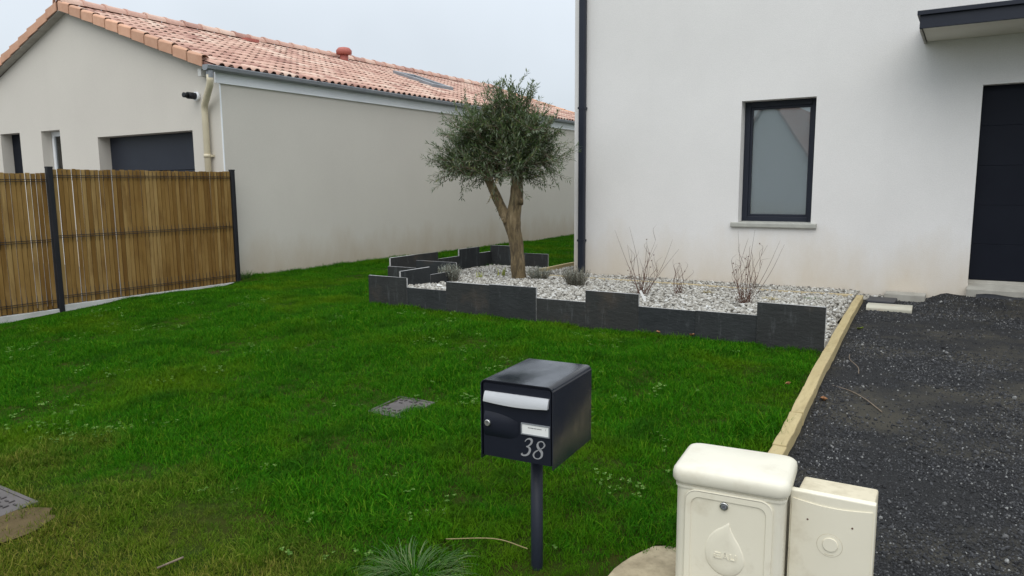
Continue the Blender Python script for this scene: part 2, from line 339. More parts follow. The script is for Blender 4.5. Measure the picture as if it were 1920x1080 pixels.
# ------------------------------------------------------------------ helpers: geometry
class MB:
    def __init__(s): s.v, s.f, s.m, s.sm = [], [], [], []
    def add(s, verts, faces, mi=0, smooth=False):
        o = len(s.v); s.v += [tuple(p) for p in verts]
        for f in faces: s.f.append(tuple(i + o for i in f)); s.m.append(mi); s.sm.append(smooth)
    def box(s, x0, x1, y0, y1, z0, z1, mi=0):
        v = [(x, y, z) for z in (z0, z1) for y in (y0, y1) for x in (x0, x1)]
        s.add(v, [(0, 2, 3, 1), (4, 5, 7, 6), (0, 1, 5, 4), (2, 6, 7, 3), (0, 4, 6, 2), (1, 3, 7, 5)], mi)
    def quad(s, a, b, c, d, mi=0): s.add([a, b, c, d], [(0, 1, 2, 3)], mi)
    def prism(s, poly, axis, a, b, mi=0, smooth=False):
        """poly of 2-D points, extruded along axis (0,1,2) from a to b"""
        n = len(poly)
        def P(p, t):
            return (t, p[0], p[1]) if axis == 0 else ((p[0], t, p[1]) if axis == 1 else (p[0], p[1], t))
        s.add([P(p, a) for p in poly] + [P(p, b) for p in poly],
              [(i, (i + 1) % n, n + (i + 1) % n, n + i) for i in range(n)], mi, smooth)
        s.add([P(p, a) for p in poly], [tuple(range(n))[::-1]], mi); s.add([P(p, b) for p in poly], [tuple(range(n))], mi)
    def tube(s, pts, rad, n=8, mi=0, cap=True, smooth=True, jit=None):
        pts = [Vector(p) for p in pts]; k = len(pts)
        if not hasattr(rad, '__len__'): rad = [rad] * k
        t0 = (pts[1] - pts[0]).normalized(); u = t0.orthogonal().normalized(); V = []
        for i, p in enumerate(pts):
            t = (pts[min(i + 1, k - 1)] - pts[max(i - 1, 0)]).normalized()
            u = (u - t * u.dot(t)); u = u.normalized() if u.length > 1e-6 else t.orthogonal().normalized()
            w = t.cross(u)
            for j in range(n):
                a = 2 * PI * j / n; r = rad[i] * (jit(i, j, a) if jit else 1)
                V.append(p + u * math.cos(a) * r + w * math.sin(a) * r)
        F = [(i * n + j, i * n + (j + 1) % n, (i + 1) * n + (j + 1) % n, (i + 1) * n + j) for i in range(k - 1) for j in range(n)]
        s.add(V, F, mi, smooth)
        if cap:
            o = len(s.v) - len(V)
            s.f.append(tuple(o + j for j in range(n))[::-1]); s.m.append(mi); s.sm.append(False)
            s.f.append(tuple(o + (k - 1) * n + j for j in range(n))); s.m.append(mi); s.sm.append(False)
    def mesh(s, name, mats):
        me = bpy.data.meshes.new(name); me.from_pydata([tuple(v) for v in s.v], [], s.f)
        for m in (mats if isinstance(mats, (list, tuple)) else [mats]): me.materials.append(m)
        me.polygons.foreach_set("material_index", s.m); me.polygons.foreach_set("use_smooth", s.sm); me.update(); return me
    def build(s, name, mats, parent=None, bev=0, seg=2, ang=40):
        o = bpy.data.objects.new(name, s.mesh(name, mats)); COL.objects.link(o)
        if parent: o.parent = parent
        if bev: bevel(o, bev, seg, ang)
        return o
def bevel(o, w, seg=2, ang=40):
    bm = bmesh.new(); bm.from_mesh(o.data)
    es = [e for e in bm.edges if len(e.link_faces) == 2 and e.calc_face_angle(0) > R(ang)]
    bmesh.ops.bevel(bm, geom=es, offset=w, segments=seg, affect='EDGES', profile=.5, clamp_overlap=True)
    bm.to_mesh(o.data); bm.free(); o.data.update()
def tag(o, label=None, cat=None, group=None, kind=None):
    if label: o['label'] = label
    if cat: o['category'] = cat
    if group: o['group'] = group
    if kind: o['kind'] = kind
    return o
def thing(name, label, cat, loc=(0, 0, 0), rz=0, group=None):
    o = bpy.data.objects.new(name, None); COL.objects.link(o); o.empty_display_size = .1
    o.location = loc; o.rotation_euler = (0, 0, rz); return tag(o, label, cat, group)
def inst(name, me, parent, loc=(0, 0, 0), rot=(0, 0, 0), scale=(1, 1, 1)):
    o = bpy.data.objects.new(name, me); COL.objects.link(o); o.parent = parent
    o.location = loc; o.rotation_euler = rot; o.scale = scale; return o
def rrect(w, h, r, n=5, cx=0, cy=0, corners=(1, 1, 1, 1)):
    P = []
    for k, (sx, sy) in enumerate(((1, -1), (1, 1), (-1, 1), (-1, -1))):
        rr = r if corners[k] else 1e-4
        for i in range(n + 1):
            a = -PI / 2 + k * PI / 2 + i / n * PI / 2
            P.append((cx + sx * (w / 2 - rr) + rr * math.cos(a), cy + sy * (h / 2 - rr) + rr * math.sin(a)))
    return P
def fbm(x, y, s, o=3):
    return mnoise.fractal(Vector((x * s, y * s, 3.7)), 1.0, 2.0, o)
def inpoly(x, y, P):
    c = False; j = len(P) - 1
    for i in range(len(P)):
        if (P[i][1] > y) != (P[j][1] > y) and x < (P[j][0] - P[i][0]) * (y - P[i][1]) / (P[j][1] - P[i][1]) + P[i][0]: c = not c
        j = i
    return c

# points + instances through geometry nodes (for stuff nobody could count)
def scatter(name, pts, rots, scl, idx, protos, kind='stuff'):
    me = bpy.data.meshes.new(name); me.from_pydata(pts, [], [])
    a = me.attributes.new("rot", 'FLOAT_VECTOR', 'POINT'); a.data.foreach_set("vector", np.asarray(rots, np.float32).ravel())
    a = me.attributes.new("scl", 'FLOAT', 'POINT'); a.data.foreach_set("value", np.asarray(scl, np.float32))
    a = me.attributes.new("idx", 'INT', 'POINT'); a.data.foreach_set("value", np.asarray(idx, np.int32))
    o = bpy.data.objects.new(name, me); COL.objects.link(o); tag(o, kind=kind)
    c = bpy.data.collections.new(name + "_sources")
    for i, pm in enumerate(protos):
        po = bpy.data.objects.new("%s_source_%02d" % (name, i), pm); c.objects.link(po)
    g = bpy.data.node_groups.new(name + "_scatter", 'GeometryNodeTree')
    g.interface.new_socket("Geometry", in_out='INPUT', socket_type='NodeSocketGeometry')
    g.interface.new_socket("Geometry", in_out='OUTPUT', socket_type='NodeSocketGeometry')
    gi, go = g.nodes.new("NodeGroupInput"), g.nodes.new("NodeGroupOutput")
    ci = g.nodes.new("GeometryNodeCollectionInfo"); ci.inputs["Collection"].default_value = c
    ci.inputs["Separate Children"].default_value = True; ci.inputs["Reset Children"].default_value = True
    iop = g.nodes.new("GeometryNodeInstanceOnPoints"); iop.inputs["Pick Instance"].default_value = True
    def attr(n, t):
        x = g.nodes.new("GeometryNodeInputNamedAttribute"); x.data_type = t; x.inputs["Name"].default_value = n; return x.outputs[0]
    e2r = g.nodes.new("FunctionNodeEulerToRotation")
    g.links.new(attr("rot", 'FLOAT_VECTOR'), e2r.inputs[0]); g.links.new(e2r.outputs[0], iop.inputs["Rotation"])
    g.links.new(attr("scl", 'FLOAT'), iop.inputs["Scale"]); g.links.new(attr("idx", 'INT'), iop.inputs["Instance Index"])
    g.links.new(gi.outputs[0], iop.inputs["Points"]); g.links.new(ci.outputs[0], iop.inputs["Instance"]); g.links.new(iop.outputs[0], go.inputs[0])
    md = o.modifiers.new("scatter", 'NODES'); md.node_group = g
    return o

# ------------------------------------------------------------------ ground heights and outlines
def hz(y):                                   # lawn: level near the houses, falling gently to the street
    t = 5.3 - y
    z = 0.0 if t <= 0 else -.072 * t * (t / (t + .15))
    return max(z, -.30)
def hl(x, y): return hz(y) - .055 * max(0, min(1, (-8.35 - x) / .5)) * max(0, min(1, (7.0 - y) / .4)) + .014 * fbm(x, y, .9) + .012 * fbm(x, y, 2.9)
TL = [(-.76, 0.4), (-.76, 2.6), (-.775, 3.9), (-.81, 4.9), (-.865, 6.0), (-.955, 7.6), (-1.03, 9.22)]
def xt(y):                                   # centre line of the driveway timber edge
    for (xa, ya), (xb, yb) in zip(TL, TL[1:]):
        if y <= yb: return xa + (xb - xa) * (y - ya) / (yb - ya)
    return TL[-1][0]
BED = [(-.93, 6.095), (-5.60, 6.095), (-5.60, 7.66), (-6.74, 7.66), (-6.74, 10.2), (-5.48, 10.2), (-5.48, 14.0), (-4.99, 14.0), (-4.99, 9.8), (-.70, 9.8), (-.72, 9.30), (-1.02, 9.22), (-.955, 7.6)]
def gz(x, y):                                # pebble surface
    z = .205 - .058 * (y - 6.1)
    if x < -5.0: z -= .02 * min(1, (-5.0 - x) / .5)
    d = max(0, min(1, (x + 1.32) / .36)); z -= d * .165 * max(0, 1 - (y - 6.1) / 3)
    if y > 9.2 and x > -1.1: z -= .035
    return max(z, .015 if x < -1.1 else -.03) + .008 * fbm(x, y, 2.5)
MAN1 = (-3.22, -2.92, 3.39, 3.72); MAN2 = (-4.30, -3.83, 1.28, 1.70)

def grid_mesh(name, us, vs_, fx, mat_, kind='structure', skip=None):
    nu, nv = len(us), len(vs_); V = []; F = []
    for v in vs_:
        for u in us: V.append(fx(u, v))
    for j in range(nv - 1):
        for i in range(nu - 1):
            if skip and skip(us[i], us[i + 1], vs_[j], vs_[j + 1]): continue
            F.append((j * nu + i, j * nu + i + 1, (j + 1) * nu + i + 1, (j + 1) * nu + i))
    m = MB(); m.add(V, F, 0, True); o = m.build(name, mat_); tag(o, kind=kind); return o

gm = MB(); gm.quad((-400, -400, -.36), (400, -400, -.36), (400, 400, -.36), (-400, 400, -.36)); tag(gm.build('ground', MT['ground']), kind='structure')
gm = MB(); gm.box(-40, 40, -10, -3.2, -.5, -.345); tag(gm.build('road', MT['asphalt']), kind='structure')
gm = MB(); gm.box(-40, 40, -3.2, .42, -.5, -.245 - .045); tag(gm.build('pavement', MT['pavement']), kind='structure')
gm = MB(); gm.box(-40, 40, -3.36, -3.2, -.5, -.25); tag(gm.build('kerb', MT['concrete']), kind='structure')

def lawnA(u, v):
    x = -9.35 + (xt(v) + 9.35) * u; z = hl(x, v)
    if inpoly(x, v, BED): z = min(z, -.05)
    return (x, v, z)
grid_mesh('lawn', list(np.linspace(0, 1, 100)), list(np.arange(.4, 9.85, .1)), lawnA, MT['soil'])
def lawnB(u, v):
    z = hl(u, v)
    if inpoly(u, v, BED): z = min(z, -.05)
    return (u, v, z - .004)
grid_mesh('back_lawn', list(np.arange(-9.35, -4.9, .12)), list(np.arange(9.75, 30, .15)), lawnB, MT['soil'])
def hd(x, y):                                # driveway surface
    z = hz(y) - .03 + .012 * fbm(x, y, 1.3) + .006 * fbm(x, y, 5)
    if y > 9.0 and x > -.45: z += .075 * min(1, (y - 9.0) / .6) * min(1, (x + .45) / .25) * (1 + .3 * fbm(x, y, 4))
    return z
grid_mesh('driveway', list(np.linspace(0, 1, 90)), list(np.arange(.4, 9.9, .09)), lambda u, v: (xt(v) - .01 + (7 - xt(v)) * u ** 1.5, v, hd(xt(v) - .01 + (7 - xt(v)) * u ** 1.5, v)), MT['drive'])
gm = MB(); gm.quad((-30, .42, -.05), (-9.05, .42, -.05), (-9.05, 6.95, -.03), (-30, 6.95, -.03)); tag(gm.build('neighbour_driveway', MT['pavement']), kind='structure')

# pebble bed
pm = MB(); xs = np.arange(-6.8, -.6, .1); ys = np.arange(6.05, 14.05, .1)
ok = {}
for i, x in enumerate(xs):
    for j, y in enumerate(ys):
        if inpoly(x + .05, y + .05, BED):
            for a, b in ((i, j), (i + 1, j), (i + 1, j + 1), (i, j + 1)):
                if (a, b) not in ok: ok[(a, b)] = None
V = []
for k in ok:
    x = -6.8 + .1 * k[0]; y = 6.05 + .1 * k[1]; ok[k] = len(V); V.append((min(x, xt(y) - .02) if y < 9.25 else x, max(y, 6.095), gz(x, y) - .012))
F = [tuple(ok[q] for q in ((i, j), (i + 1, j), (i + 1, j + 1), (i, j + 1))) for i, x in enumerate(xs) for j, y in enumerate(ys) if inpoly(x + .05, y + .05, BED)]
pm.add(V, F, 0, True); tag(pm.build('gravel_bed', MT['bed']), kind='structure')

# ------------------------------------------------------------------ buildings
def wall_front(mb, x0, x1, z0, z1, y, holes, depth, mi=0):
    """wall in the plane y, facing -Y, with rectangular openings and their reveals"""
    xs = sorted({x0, x1} | {h[i] for h in holes for i in (0, 1)}); zs = sorted({z0, z1} | {h[i] for h in holes for i in (2, 3)})
    for a, b in zip(xs, xs[1:]):
        for c, d in zip(zs, zs[1:]):
            if any(h[0] <= a and b <= h[1] and h[2] <= c and d <= h[3] for h in holes): continue
            mb.quad((a, y, c), (b, y, c), (b, y, d), (a, y, d), mi)
    for (a, b, c, d) in holes:
        e = y + depth
        mb.quad((a, y, c), (a, e, c), (a, e, d), (a, y, d), mi); mb.quad((b, e, c), (b, y, c), (b, y, d), (b, e, d), mi)
        mb.quad((a, y, d), (a, e, d), (b, e, d), (b, y, d), mi); mb.quad((a, e, c), (a, y, c), (b, y, c), (b, e, c), mi)

# ---- white house on the right
HY = 9.78
house = thing('house', 'large off-white rendered house with a dark framed window and dark door', 'house', (-5, HY, 0))
def H(mb, name, m, parent=None, **k):
    o = mb.build(name, m, None, **k); p = parent or house
    o.parent = p
    if p.type == 'EMPTY': o.matrix_parent_inverse = Matrix.Translation(-p.location)
    return o
w = MB()
WIN = (-2.60, -1.70, .825, 2.37); DOOR = (.012, 1.0, .06, 2.375)
wall_front(w, -5.0, 7.0, -.4, 6.4, HY, [WIN, DOOR], .24)
w.quad((-5.0, 20, -.4), (-5.0, HY, -.4), (-5.0, HY, 6.4), (-5.0, 20, 6.4)); w.quad((7, HY, -.4), (7, 20, -.4), (7, 20, 6.4), (7, HY, 6.4))
w.quad((7, 20, -.4), (-5, 20, -.4), (-5, 20, 6.4), (7, 20, 6.4))
H(w, 'wall', MT['wall_white'])
w = MB(); w.box(-5.06, 7.06, HY - .06, 20.06, 6.4, 6.52); H(w, 'roof_edge', MT['navy'])
# window
wf = MB(); a, b, c, d = WIN; y0, y1 = HY + .17, HY + .235
t = .072
wf.box(a, a + t, y0, y1, c, d); wf.box(b - t, b, y0, y1, c, d); wf.box(a + t, b - t, y0, y1, d - t, d); wf.box(a + t, b - t, y0, y1, c, c + t)
win = H(wf, 'window', MT['navy'], bev=.006)
sf = MB(); s = .03; a2, b2, c2, d2 = a + t, b - t, c + t, d - t
ya, yb = y0 + .018, y1 - .01
sf.box(a2, a2 + s, ya, yb, c2, d2); sf.box(b2 - s, b2, ya, yb, c2, d2); sf.box(a2 + s, b2 - s, ya, yb, d2 - s, d2); sf.box(a2 + s, b2 - s, ya, yb, c2, c2 + s)
H(sf, 'sash', MT['navy'], win, bev=.004)
for k in range(2):
    p = MB(); p.box(a2 + s - .003, b2 - s + .003, ya + .012 + .018 * k, ya + .016 + .018 * k, c2 + s - .003, d2 - s + .003); H(p, 'pane', MT['glass'], win)
p = MB(); p.box(a2 - .005, b2 + .005, y1 + .003, y1 + .008, c2 - .02, d2 + .02); H(p, 'blind', MT['blind'], win)
p = MB(); p.prism([(HY - .045, .76), (HY + .17, .76), (HY + .17, .835), (HY - .045, .822)], 0, -2.685, -1.63); H(p, 'window_sill', MT['sill'], bev=.012)
p = MB()
p.box(-4.9, 1.2, HY + .55, HY + .6, -.4, 3); H(p, 'dark_room_sheet', MT['dark'])  # added sheet behind the openings; interior darkness is put into its colour
# door
p = MB()
zs = [.215, .62, 1.06, 1.5, 1.94, 2.375]
for z_a, z_b in zip(zs, zs[1:]): p.box(.016, .996, HY + .125, HY + .165, z_a + .0008, z_b - .0008)
p.box(.014, .998, HY + .133, HY + .16, .213, 2.374)
door = H(p, 'door', MT['navy_door'], bev=.003)
p = MB(); p.tube([(.90, HY + .10, .95), (.90, HY + .10, 1.75)], .015, 10); p.box(.892, .908, HY + .10, HY + .126, 1.0, 1.02); p.box(.892, .908, HY + .10, HY + .126, 1.68, 1.70); H(p, 'handle', MT['chrome'], door)
p = MB(); p.prism([(HY - .085, .03), (HY + .2, .03), (HY + .2, .21), (HY + .11, .21), (HY + .10, .175), (HY - .05, .135), (HY - .085, .125)], 0, .005, 1.06); H(p, 'door_step', MT['concrete'], bev=.006)
# canopy
can = MB(); can.box(-.585, 3.2, HY - .88, HY - .855, 2.885, 3.015); can.box(-.585, -.56, HY - .855, HY - .002, 2.885, 3.015)
can.box(-.61, 3.22, HY - .91, HY - .002, 3.015, 3.06)
cano = H(can, 'canopy', MT['navy'], bev=.004)
p = MB()
for k in range(4): p.box(-.555 + k * .93, -.555 + k * .93 + .924, HY - .852, HY - .004, 2.888, 2.90)
H(p, 'soffit', MT['soffit'], cano)
p = MB(); p.box(-.583, -.561, HY - .853, HY - .004, 2.868, 2.884); H(p, 'edge_trim', MT['concrete'], cano)
# downpipe
p = MB(); p.prism(rrect(.098, .08, .018, 3, -4.85, HY - .052), 2, .03, 6.4, 0); dp = H(p, 'downpipe', MT['navy'])
for z in (.5, 2.4, 4.3):
    p = MB(); p.box(-4.905, -4.795, HY - .096, HY - .002, z, z + .03); H(p, 'bracket', MT['navy'], dp)

# ---- neighbour's house on the left
nh = thing('neighbour_house', 'beige bungalow with salmon tiled gable roof behind the wooden fence', 'house', (-12.9, 6.884, 0))
def NH(mb, name, m, parent=None, **k): return H(mb, name, m, parent or nh, **k)
GX, GY, SL = -12.92, 6.884, .339
EX = -9.03                                   # eave edge
def ztop(x): return 4.34 - SL * abs(x - GX)
w = MB()
XL, XR = -16.72, -9.12
GAR = (-12.315, -9.80, -.1, 2.16); NW = (-14.10, -13.47, -.1, 2.335); ND = (-15.58, -14.855, -.1, 2.345)
wall_front(w, XL, XR, -.4, 2.75, GY, [GAR, NW, ND], .24)
w.add([(XL, GY, 2.75), (XR, GY, 2.75), (XR, GY, ztop(XR) - .16), (GX, GY, 4.34 - .12), (XL, GY, ztop(XL) - .16)], [(0, 1, 2, 3, 4)])
w.quad((XR, GY, -.4), (XR, 20, -.4), (XR, 20, 2.9), (XR, GY, 2.9)); w.quad((XL, 20, -.4), (XL, GY, -.4), (XL, GY, 2.9), (XL, 20, 2.9))
w.quad((XR, 20, -.4), (XL, 20, -.4), (XL, 20, 2.9), (XR, 20, 2.9))
w.add([(XR, 20, 2.9), (XL, 20, 2.9), (GX, 20, 4.2)], [(0, 1, 2)])
NH(w, 'wall', MT['wall_beige'])
p = MB(); p.box(XR - .012, XR + .003, GY - .003, GY + .012, -.4, 2.77); NH(p, 'corner_bead', MT['pvc_white'])
# garage door, side window, entrance door
p = MB()
for k in range(4): p.box(-12.31, -9.805, GY + .20, GY + .235, -.1 + k * .565 + .004, -.1 + (k + 1) * .565 - .004)
NH(p, 'garage_door', MT['navy'], bev=.004)
f = MB(); f.box(-14.095, -14.03, GY + .17, GY + .235, -.1, 2.33); f.box(-13.54, -13.475, GY + .17, GY + .235, -.1, 2.33); f.box(-14.03, -13.54, GY + .17, GY + .235, 2.25, 2.33)
nwi = NH(f, 'window', MT['pvc_white'], bev=.004)
f = MB(); f.box(-14.03, -13.54, GY + .195, GY + .2, -.1, 2.25); NH(f, 'pane', MT['glass'], nwi)
f = MB(); f.box(-14.03, -13.54, GY + .23, GY + .24, -.1, 2.25); NH(f, 'blind', MT['pvc_white'], nwi)
p = MB(); p.box(-15.575, -14.86, GY + .19, GY + .235, -.1, 2.34); NH(p, 'door', MT['navy_door'])
# roof slopes under the tiles
VY, FY = 6.745, 20.03
rb = MB()
for sgn in (1, -1):
    xe = GX + sgn * (EX - GX)
    q = [(GX, VY + .02, 4.34 - .03), (xe, VY + .02, ztop(EX) - .03), (xe, FY, ztop(EX) - .03), (GX, FY, 4.34 - .03)]
    q2 = [(x, y, z - .07) for x, y, z in q]
    rb.add(q + q2, [(0, 1, 2, 3), (7, 6, 5, 4), (0, 4, 5, 1), (1, 5, 6, 2), (2, 6, 7, 3)])
roof = NH(rb, 'roof', MT['roofbase'])
# tile: two barrels wide
TW, TE = .30, .342
def tile_geo(mb, place):
    prof = []
    for wv in (0, 1):
        o = wv * .15
        prof += [(o + .0, .004), (o + .030, .0), (o + .052, .006)]
        for k in range(1, 6):
            a = PI - k * PI / 6; prof.append((o + .097 + .045 * math.cos(a), .006 + .032 * math.sin(a)))
        prof.append((o + .142, .006))
    prof.append((.30, .004))
    V = []
    for (s_, lift, taper) in ((0.0, .017, 1.05), (.20, .009, 1.0), (TE + .02, .0, .95)):
        for (u, h) in prof: V.append(place(u, s_, h * taper + lift))
    n = len(prof)
    F = [(r * n + i, r * n + i + 1, (r + 1) * n + i + 1, (r + 1) * n + i) for r in (0, 1) for i in range(n - 1)]
    lipV = [place(u, -.0, h * 1.05 + .017 - .011) for u, h in prof]
    mb.add(V + lipV, F + [(3 * n + i, 3 * n + i + 1, i + 1, i) for i in range(n - 1)], 0, True)
cs, sn = 1 / math.sqrt(1 + SL * SL), SL / math.sqrt(1 + SL * SL)
tm = MB(); tile_geo(tm, lambda u, s_, h: (-s_ * cs + h * sn, u, s_ * sn + h * cs)); tile_me = tm.mesh('roof_tile', MT['tile'])
cells = []
ncol, nrow = 44, 12
for j in range(nrow):
    for i in range(ncol):
        y = VY + .03 + i * TW; s0 = j * TE
        cells.append(((EX - s0 * cs), y, ztop(EX) - .028 + s0 * sn))
cells.sort(key=lambda c: (c[0]) ** 2 + c[1] ** 2)
for c in cells[:299]:
    o = inst('roof_tile', tile_me, roof)
    o.location = (c[0] + random.uniform(-.004, .004), c[1] + random.uniform(-.003, .003), c[2] + random.uniform(-.002, .004)); o.rotation_euler = (random.uniform(-.01, .01), random.uniform(-.012, .012), random.uniform(-.012, .012))
mm_ = MB()
for c in cells[299:]: tile_geo(mm_, lambda u, s_, h: (c[0] - s_ * cs + h * sn, c[1] + u, c[2] + s_ * sn + h * cs))
tag(NH(mm_, 'distant_roof_tiles', MT['tile_many'], roof), kind='stuff')
lf = MB(); xe = 2 * GX - EX
lf.quad((GX, VY + .02, 4.34), (GX, FY, 4.34), (xe, FY, ztop(EX)), (xe, VY + .02, ztop(EX))); NH(lf, 'far_slope_tiles', MT['tile'], roof)
# verge tiles on both slopes of the near gable
def verge_me(sgn):
    m = MB(); Lh = .342; h = .125; x1 = sgn * .335 * cs; dz = -.335 * sn
    y0, y1 = -.014, .004
    P = [(0, -h + .004), (0, .004), (x1, dz + .034), (x1, dz - h + .016)]
    m.prism(P if sgn > 0 else P[::-1], 1, y0, y1)
    ring = []
    for k in range(7):
        a = PI * k / 6; ring.append((.052 - .062 * math.cos(a), .040 * math.sin(a)))
    V = [(0, u, .006 + v * .92) for u, v in ring] + [(x1, u, dz + .016 + v) for u, v in ring]
    F = [(i, i + 1, 8 + i, 7 + i) if sgn < 0 else (i, 7 + i, 8 + i, i + 1) for i in range(6)]
    m.add(V, F, 0, True); return m.mesh('verge_tile', MT['verge'])
for sgn in (1, -1):
    me = verge_me(sgn)
    for k in range(11):
        x = GX + sgn * (.03 + k * .330)
        o = inst('verge_tile', me, roof)
        o.location = (x, VY + random.uniform(-.004, .002), ztop(x) + .005 + random.uniform(-.003, .003)); o.rotation_euler = (0, random.uniform(-.012, .012), -sgn * .030 + random.uniform(-.006, .006))
# far verge
me = verge_me(1)
for k in range(11):
    x = GX + .03 + k * .330
    o = inst('verge_tile', me, roof); o.location = (x, FY, ztop(x) + .005)
# ridge tiles
m = MB(); Lr = .40
for (y_a, y_b, r0, r1, mi) in ((0, .05, .128, .126, 0), (.05, Lr, .116, .106, 0)):
    V = []; n = 9
    for y, r in ((y_a, r0), (y_b, r1)):
        for k in range(n):
            a = PI * k / (n - 1) * 1.0; V.append((r * math.cos(a) * 1.1, y, r * math.sin(a)))
    m.add(V, [(i, n + i, n + i + 1, i + 1) for i in range(n - 1)], 0, True)
V = [(.128 * 1.1 * math.cos(PI * k / 8), 0, .128 * math.sin(PI * k / 8)) for k in range(9)]
V2 = [(.108 * 1.1 * math.cos(PI * k / 8), 0, .108 * math.sin(PI * k / 8)) for k in range(9)]
m.add(V + V2, [(i, i + 1, 10 + i, 9 + i) for i in range(8)], 0)
rme = m.mesh('ridge_tile', MT['tile'])
k = 0; y = VY - .01
while y < FY - .2:
    o = inst('ridge_tile', rme, roof); o.location = (GX, y, 4.335 + random.uniform(-.006, .006)); o.rotation_euler = (random.uniform(-.008, .008), random.uniform(-.02, .02), 0)
    y += .375
# soffit boards under the verge, rafter end
p = MB()
for sgn in (1, -1):
    xa, xb = GX, GX + sgn * 3.72
    P = [(xa, 4.34 - .13), (xa, 4.34 - .105), (xb, ztop(xb) - .105), (xb, ztop(xb) - .13)]
    p.prism(P if sgn > 0 else P[::-1], 1, VY + .01, GY - .002)
NH(p, 'verge_soffit', MT['concrete'])
p = MB(); p.box(-9.44, -9.37, VY + .03, GY - .002, 2.885, 2.985); NH(p, 'rafter_end', MT['concrete_white'])
# eaves: fascia, gutter
p = MB(); p.box(XR + .002, XR + .03, 6.80, 20, 2.775, 2.95); NH(p, 'fascia', MT['pvc_white'])
gp = MB(); y = 6.60; k = 0
prof = [(-9.085, 2.99), (-9.085, 2.94), (-9.065, 2.915), (-9.005, 2.915), (-8.975, 2.935), (-8.965, 2.982), (-8.978, 2.99), (-8.985, 2.975), (-8.99, 2.942), (-9.01, 2.928), (-9.055, 2.928), (-9.07, 2.945), (-9.07, 2.99)]
gut = None
while y < 20:
    y2 = min(y + 2.05, 20.0); g1 = MB(); g1.prism(prof[::-1], 1, y, y2 - .004)
    if gut is None:
        g1.prism([(-9.085, 2.99), (-9.085, 2.94), (-9.065, 2.915), (-9.005, 2.915), (-8.975, 2.935), (-8.965, 2.99)][::-1], 1, y - .004, y); gut = NH(g1, 'gutter', MT['zinc'])
    else: NH(g1, 'gutter_length', MT['zinc'], gut)
    g2 = MB(); g2.prism([(-9.065, 2.912), (-9.003, 2.912), (-8.972, 2.933), (-8.962, 2.985), (-8.966, 2.985), (-8.976, 2.935), (-9.005, 2.9155), (-9.065, 2.9155)][::-1], 1, y2 - .03, y2 + .03)
    if y2 < 20: NH(g2, 'gutter_joint', MT['zinc'], gut)
    y = y2
p = MB(); p.prism(rrect(.09, .08, .03, 4, -9.03, 6.665), 2, 2.82, 2.915); NH(p, 'gutter_outlet', MT['zinc'], gut)
p = MB(); pts = [(-9.03, 6.665, 2.86), (-9.03, 6.665, 2.78), (-9.06, 6.68, 2.72), (-9.36, 6.80, 2.50), (-9.395, 6.815, 2.45), (-9.40, 6.82, 2.38), (-9.40, 6.82, -.05)]
p.tube(pts, [.046, .046, .047, .047, .046, .045, .045], 12)
dpo = NH(p, 'downpipe', MT['pvc_cream'])
p = MB()
for k in range(6):
    t_ = k / 5; p.tube([(-9.06 - .30 * t_, 6.68 + .12 * t_, 2.72 - .22 * t_), (-9.063 - .30 * t_, 6.6812 + .12 * t_, 2.7178 - .22 * t_)], .0495, 12)
NH(p, 'elbow_ribs', MT['pvc_cream'], dpo)
for z in (1.75, .6):
    p = MB(); p.tube([(-9.40, 6.82, z), (-9.40, 6.82, z + .05)], .052, 12); p.box(-9.36, -9.32, 6.84, GY - .002, z + .01, z + .04); NH(p, 'bracket', MT['pvc_cream'], dpo)
# flue terminal
p = MB(); p.tube([(-9.62, GY - .001, 2.63), (-9.62, GY - .05, 2.63)], .062, 14); fl = NH(p, 'flue', MT['pvc_white'])
p = MB(); p.tube([(-9.62, GY - .05, 2.63), (-9.62, GY - .17, 2.63)], .048, 14); p.tube([(-9.62, GY - .17, 2.63), (-9.62, GY - .235, 2.63)], .036, 14, cap=True); NH(p, 'flue_pipe', MT['black_steel'], fl)
# roof terminal, low vent, skylight
p = MB(); bx, by, bz = -12.60, 12.93, 4.26
p.tube([(bx, by, bz - .12), (bx, by, bz + .12)], [.10, .095], 14); vt = NH(p, 'roof_vent', MT['terracotta_red'])
p = MB(); pts = []
p.tube([(bx, by, bz + .10), (bx, by, bz + .115), (bx, by, bz + .20), (bx, by, bz + .255), (bx, by, bz + .275)], [.10, .175, .18, .13, .03], 16); NH(p, 'cowl', MT['terracotta_red'], vt)
p = MB(); p.add([(-12.78, 10.2, ztop(12.78 * -1) + .03), (-12.78, 10.5, ztop(-12.78) + .03), (-12.58, 10.5, ztop(-12.58) + .085), (-12.58, 10.2, ztop(-12.58) + .085), (-12.58, 10.5, ztop(-12.58) + .02), (-12.58, 10.2, ztop(-12.58) + .02)], [(0, 3, 2, 1), (3, 5, 4, 2), (0, 5, 3), (1, 2, 4)]); NH(p, 'vent_tile', MT['terracotta_red'])
def slope_box(mb, x0, x1, y0, y1, h0, h1):
    v = [(x, y, ztop(x) + h) for h in (h0, h1) for y in (y0, y1) for x in (x0, x1)]
    mb.add(v, [(0, 2, 3, 1), (4, 5, 7, 6), (0, 1, 5, 4), (2, 6, 7, 3), (0, 4, 6, 2), (1, 3, 7, 5)])
sx0, sx1, sy0, sy1 = -11.80, -10.62, 13.70, 14.48
p = MB(); slope_box(p, sx0, sx0 + .09, sy0, sy1, .0, .085); slope_box(p, sx1 - .09, sx1, sy0, sy1, .0, .085); slope_box(p, sx0 + .09, sx1 - .09, sy0, sy0 + .08, .0, .085); slope_box(p, sx0 + .09, sx1 - .09, sy1 - .08, sy1, .0, .085)
sk = NH(p, 'skylight', MT['zinc'], bev=.006)
p = MB(); slope_box(p, sx0 + .085, sx1 - .085, sy0 + .075, sy1 - .075, .05, .06); NH(p, 'pane', MT['glass'], sk)
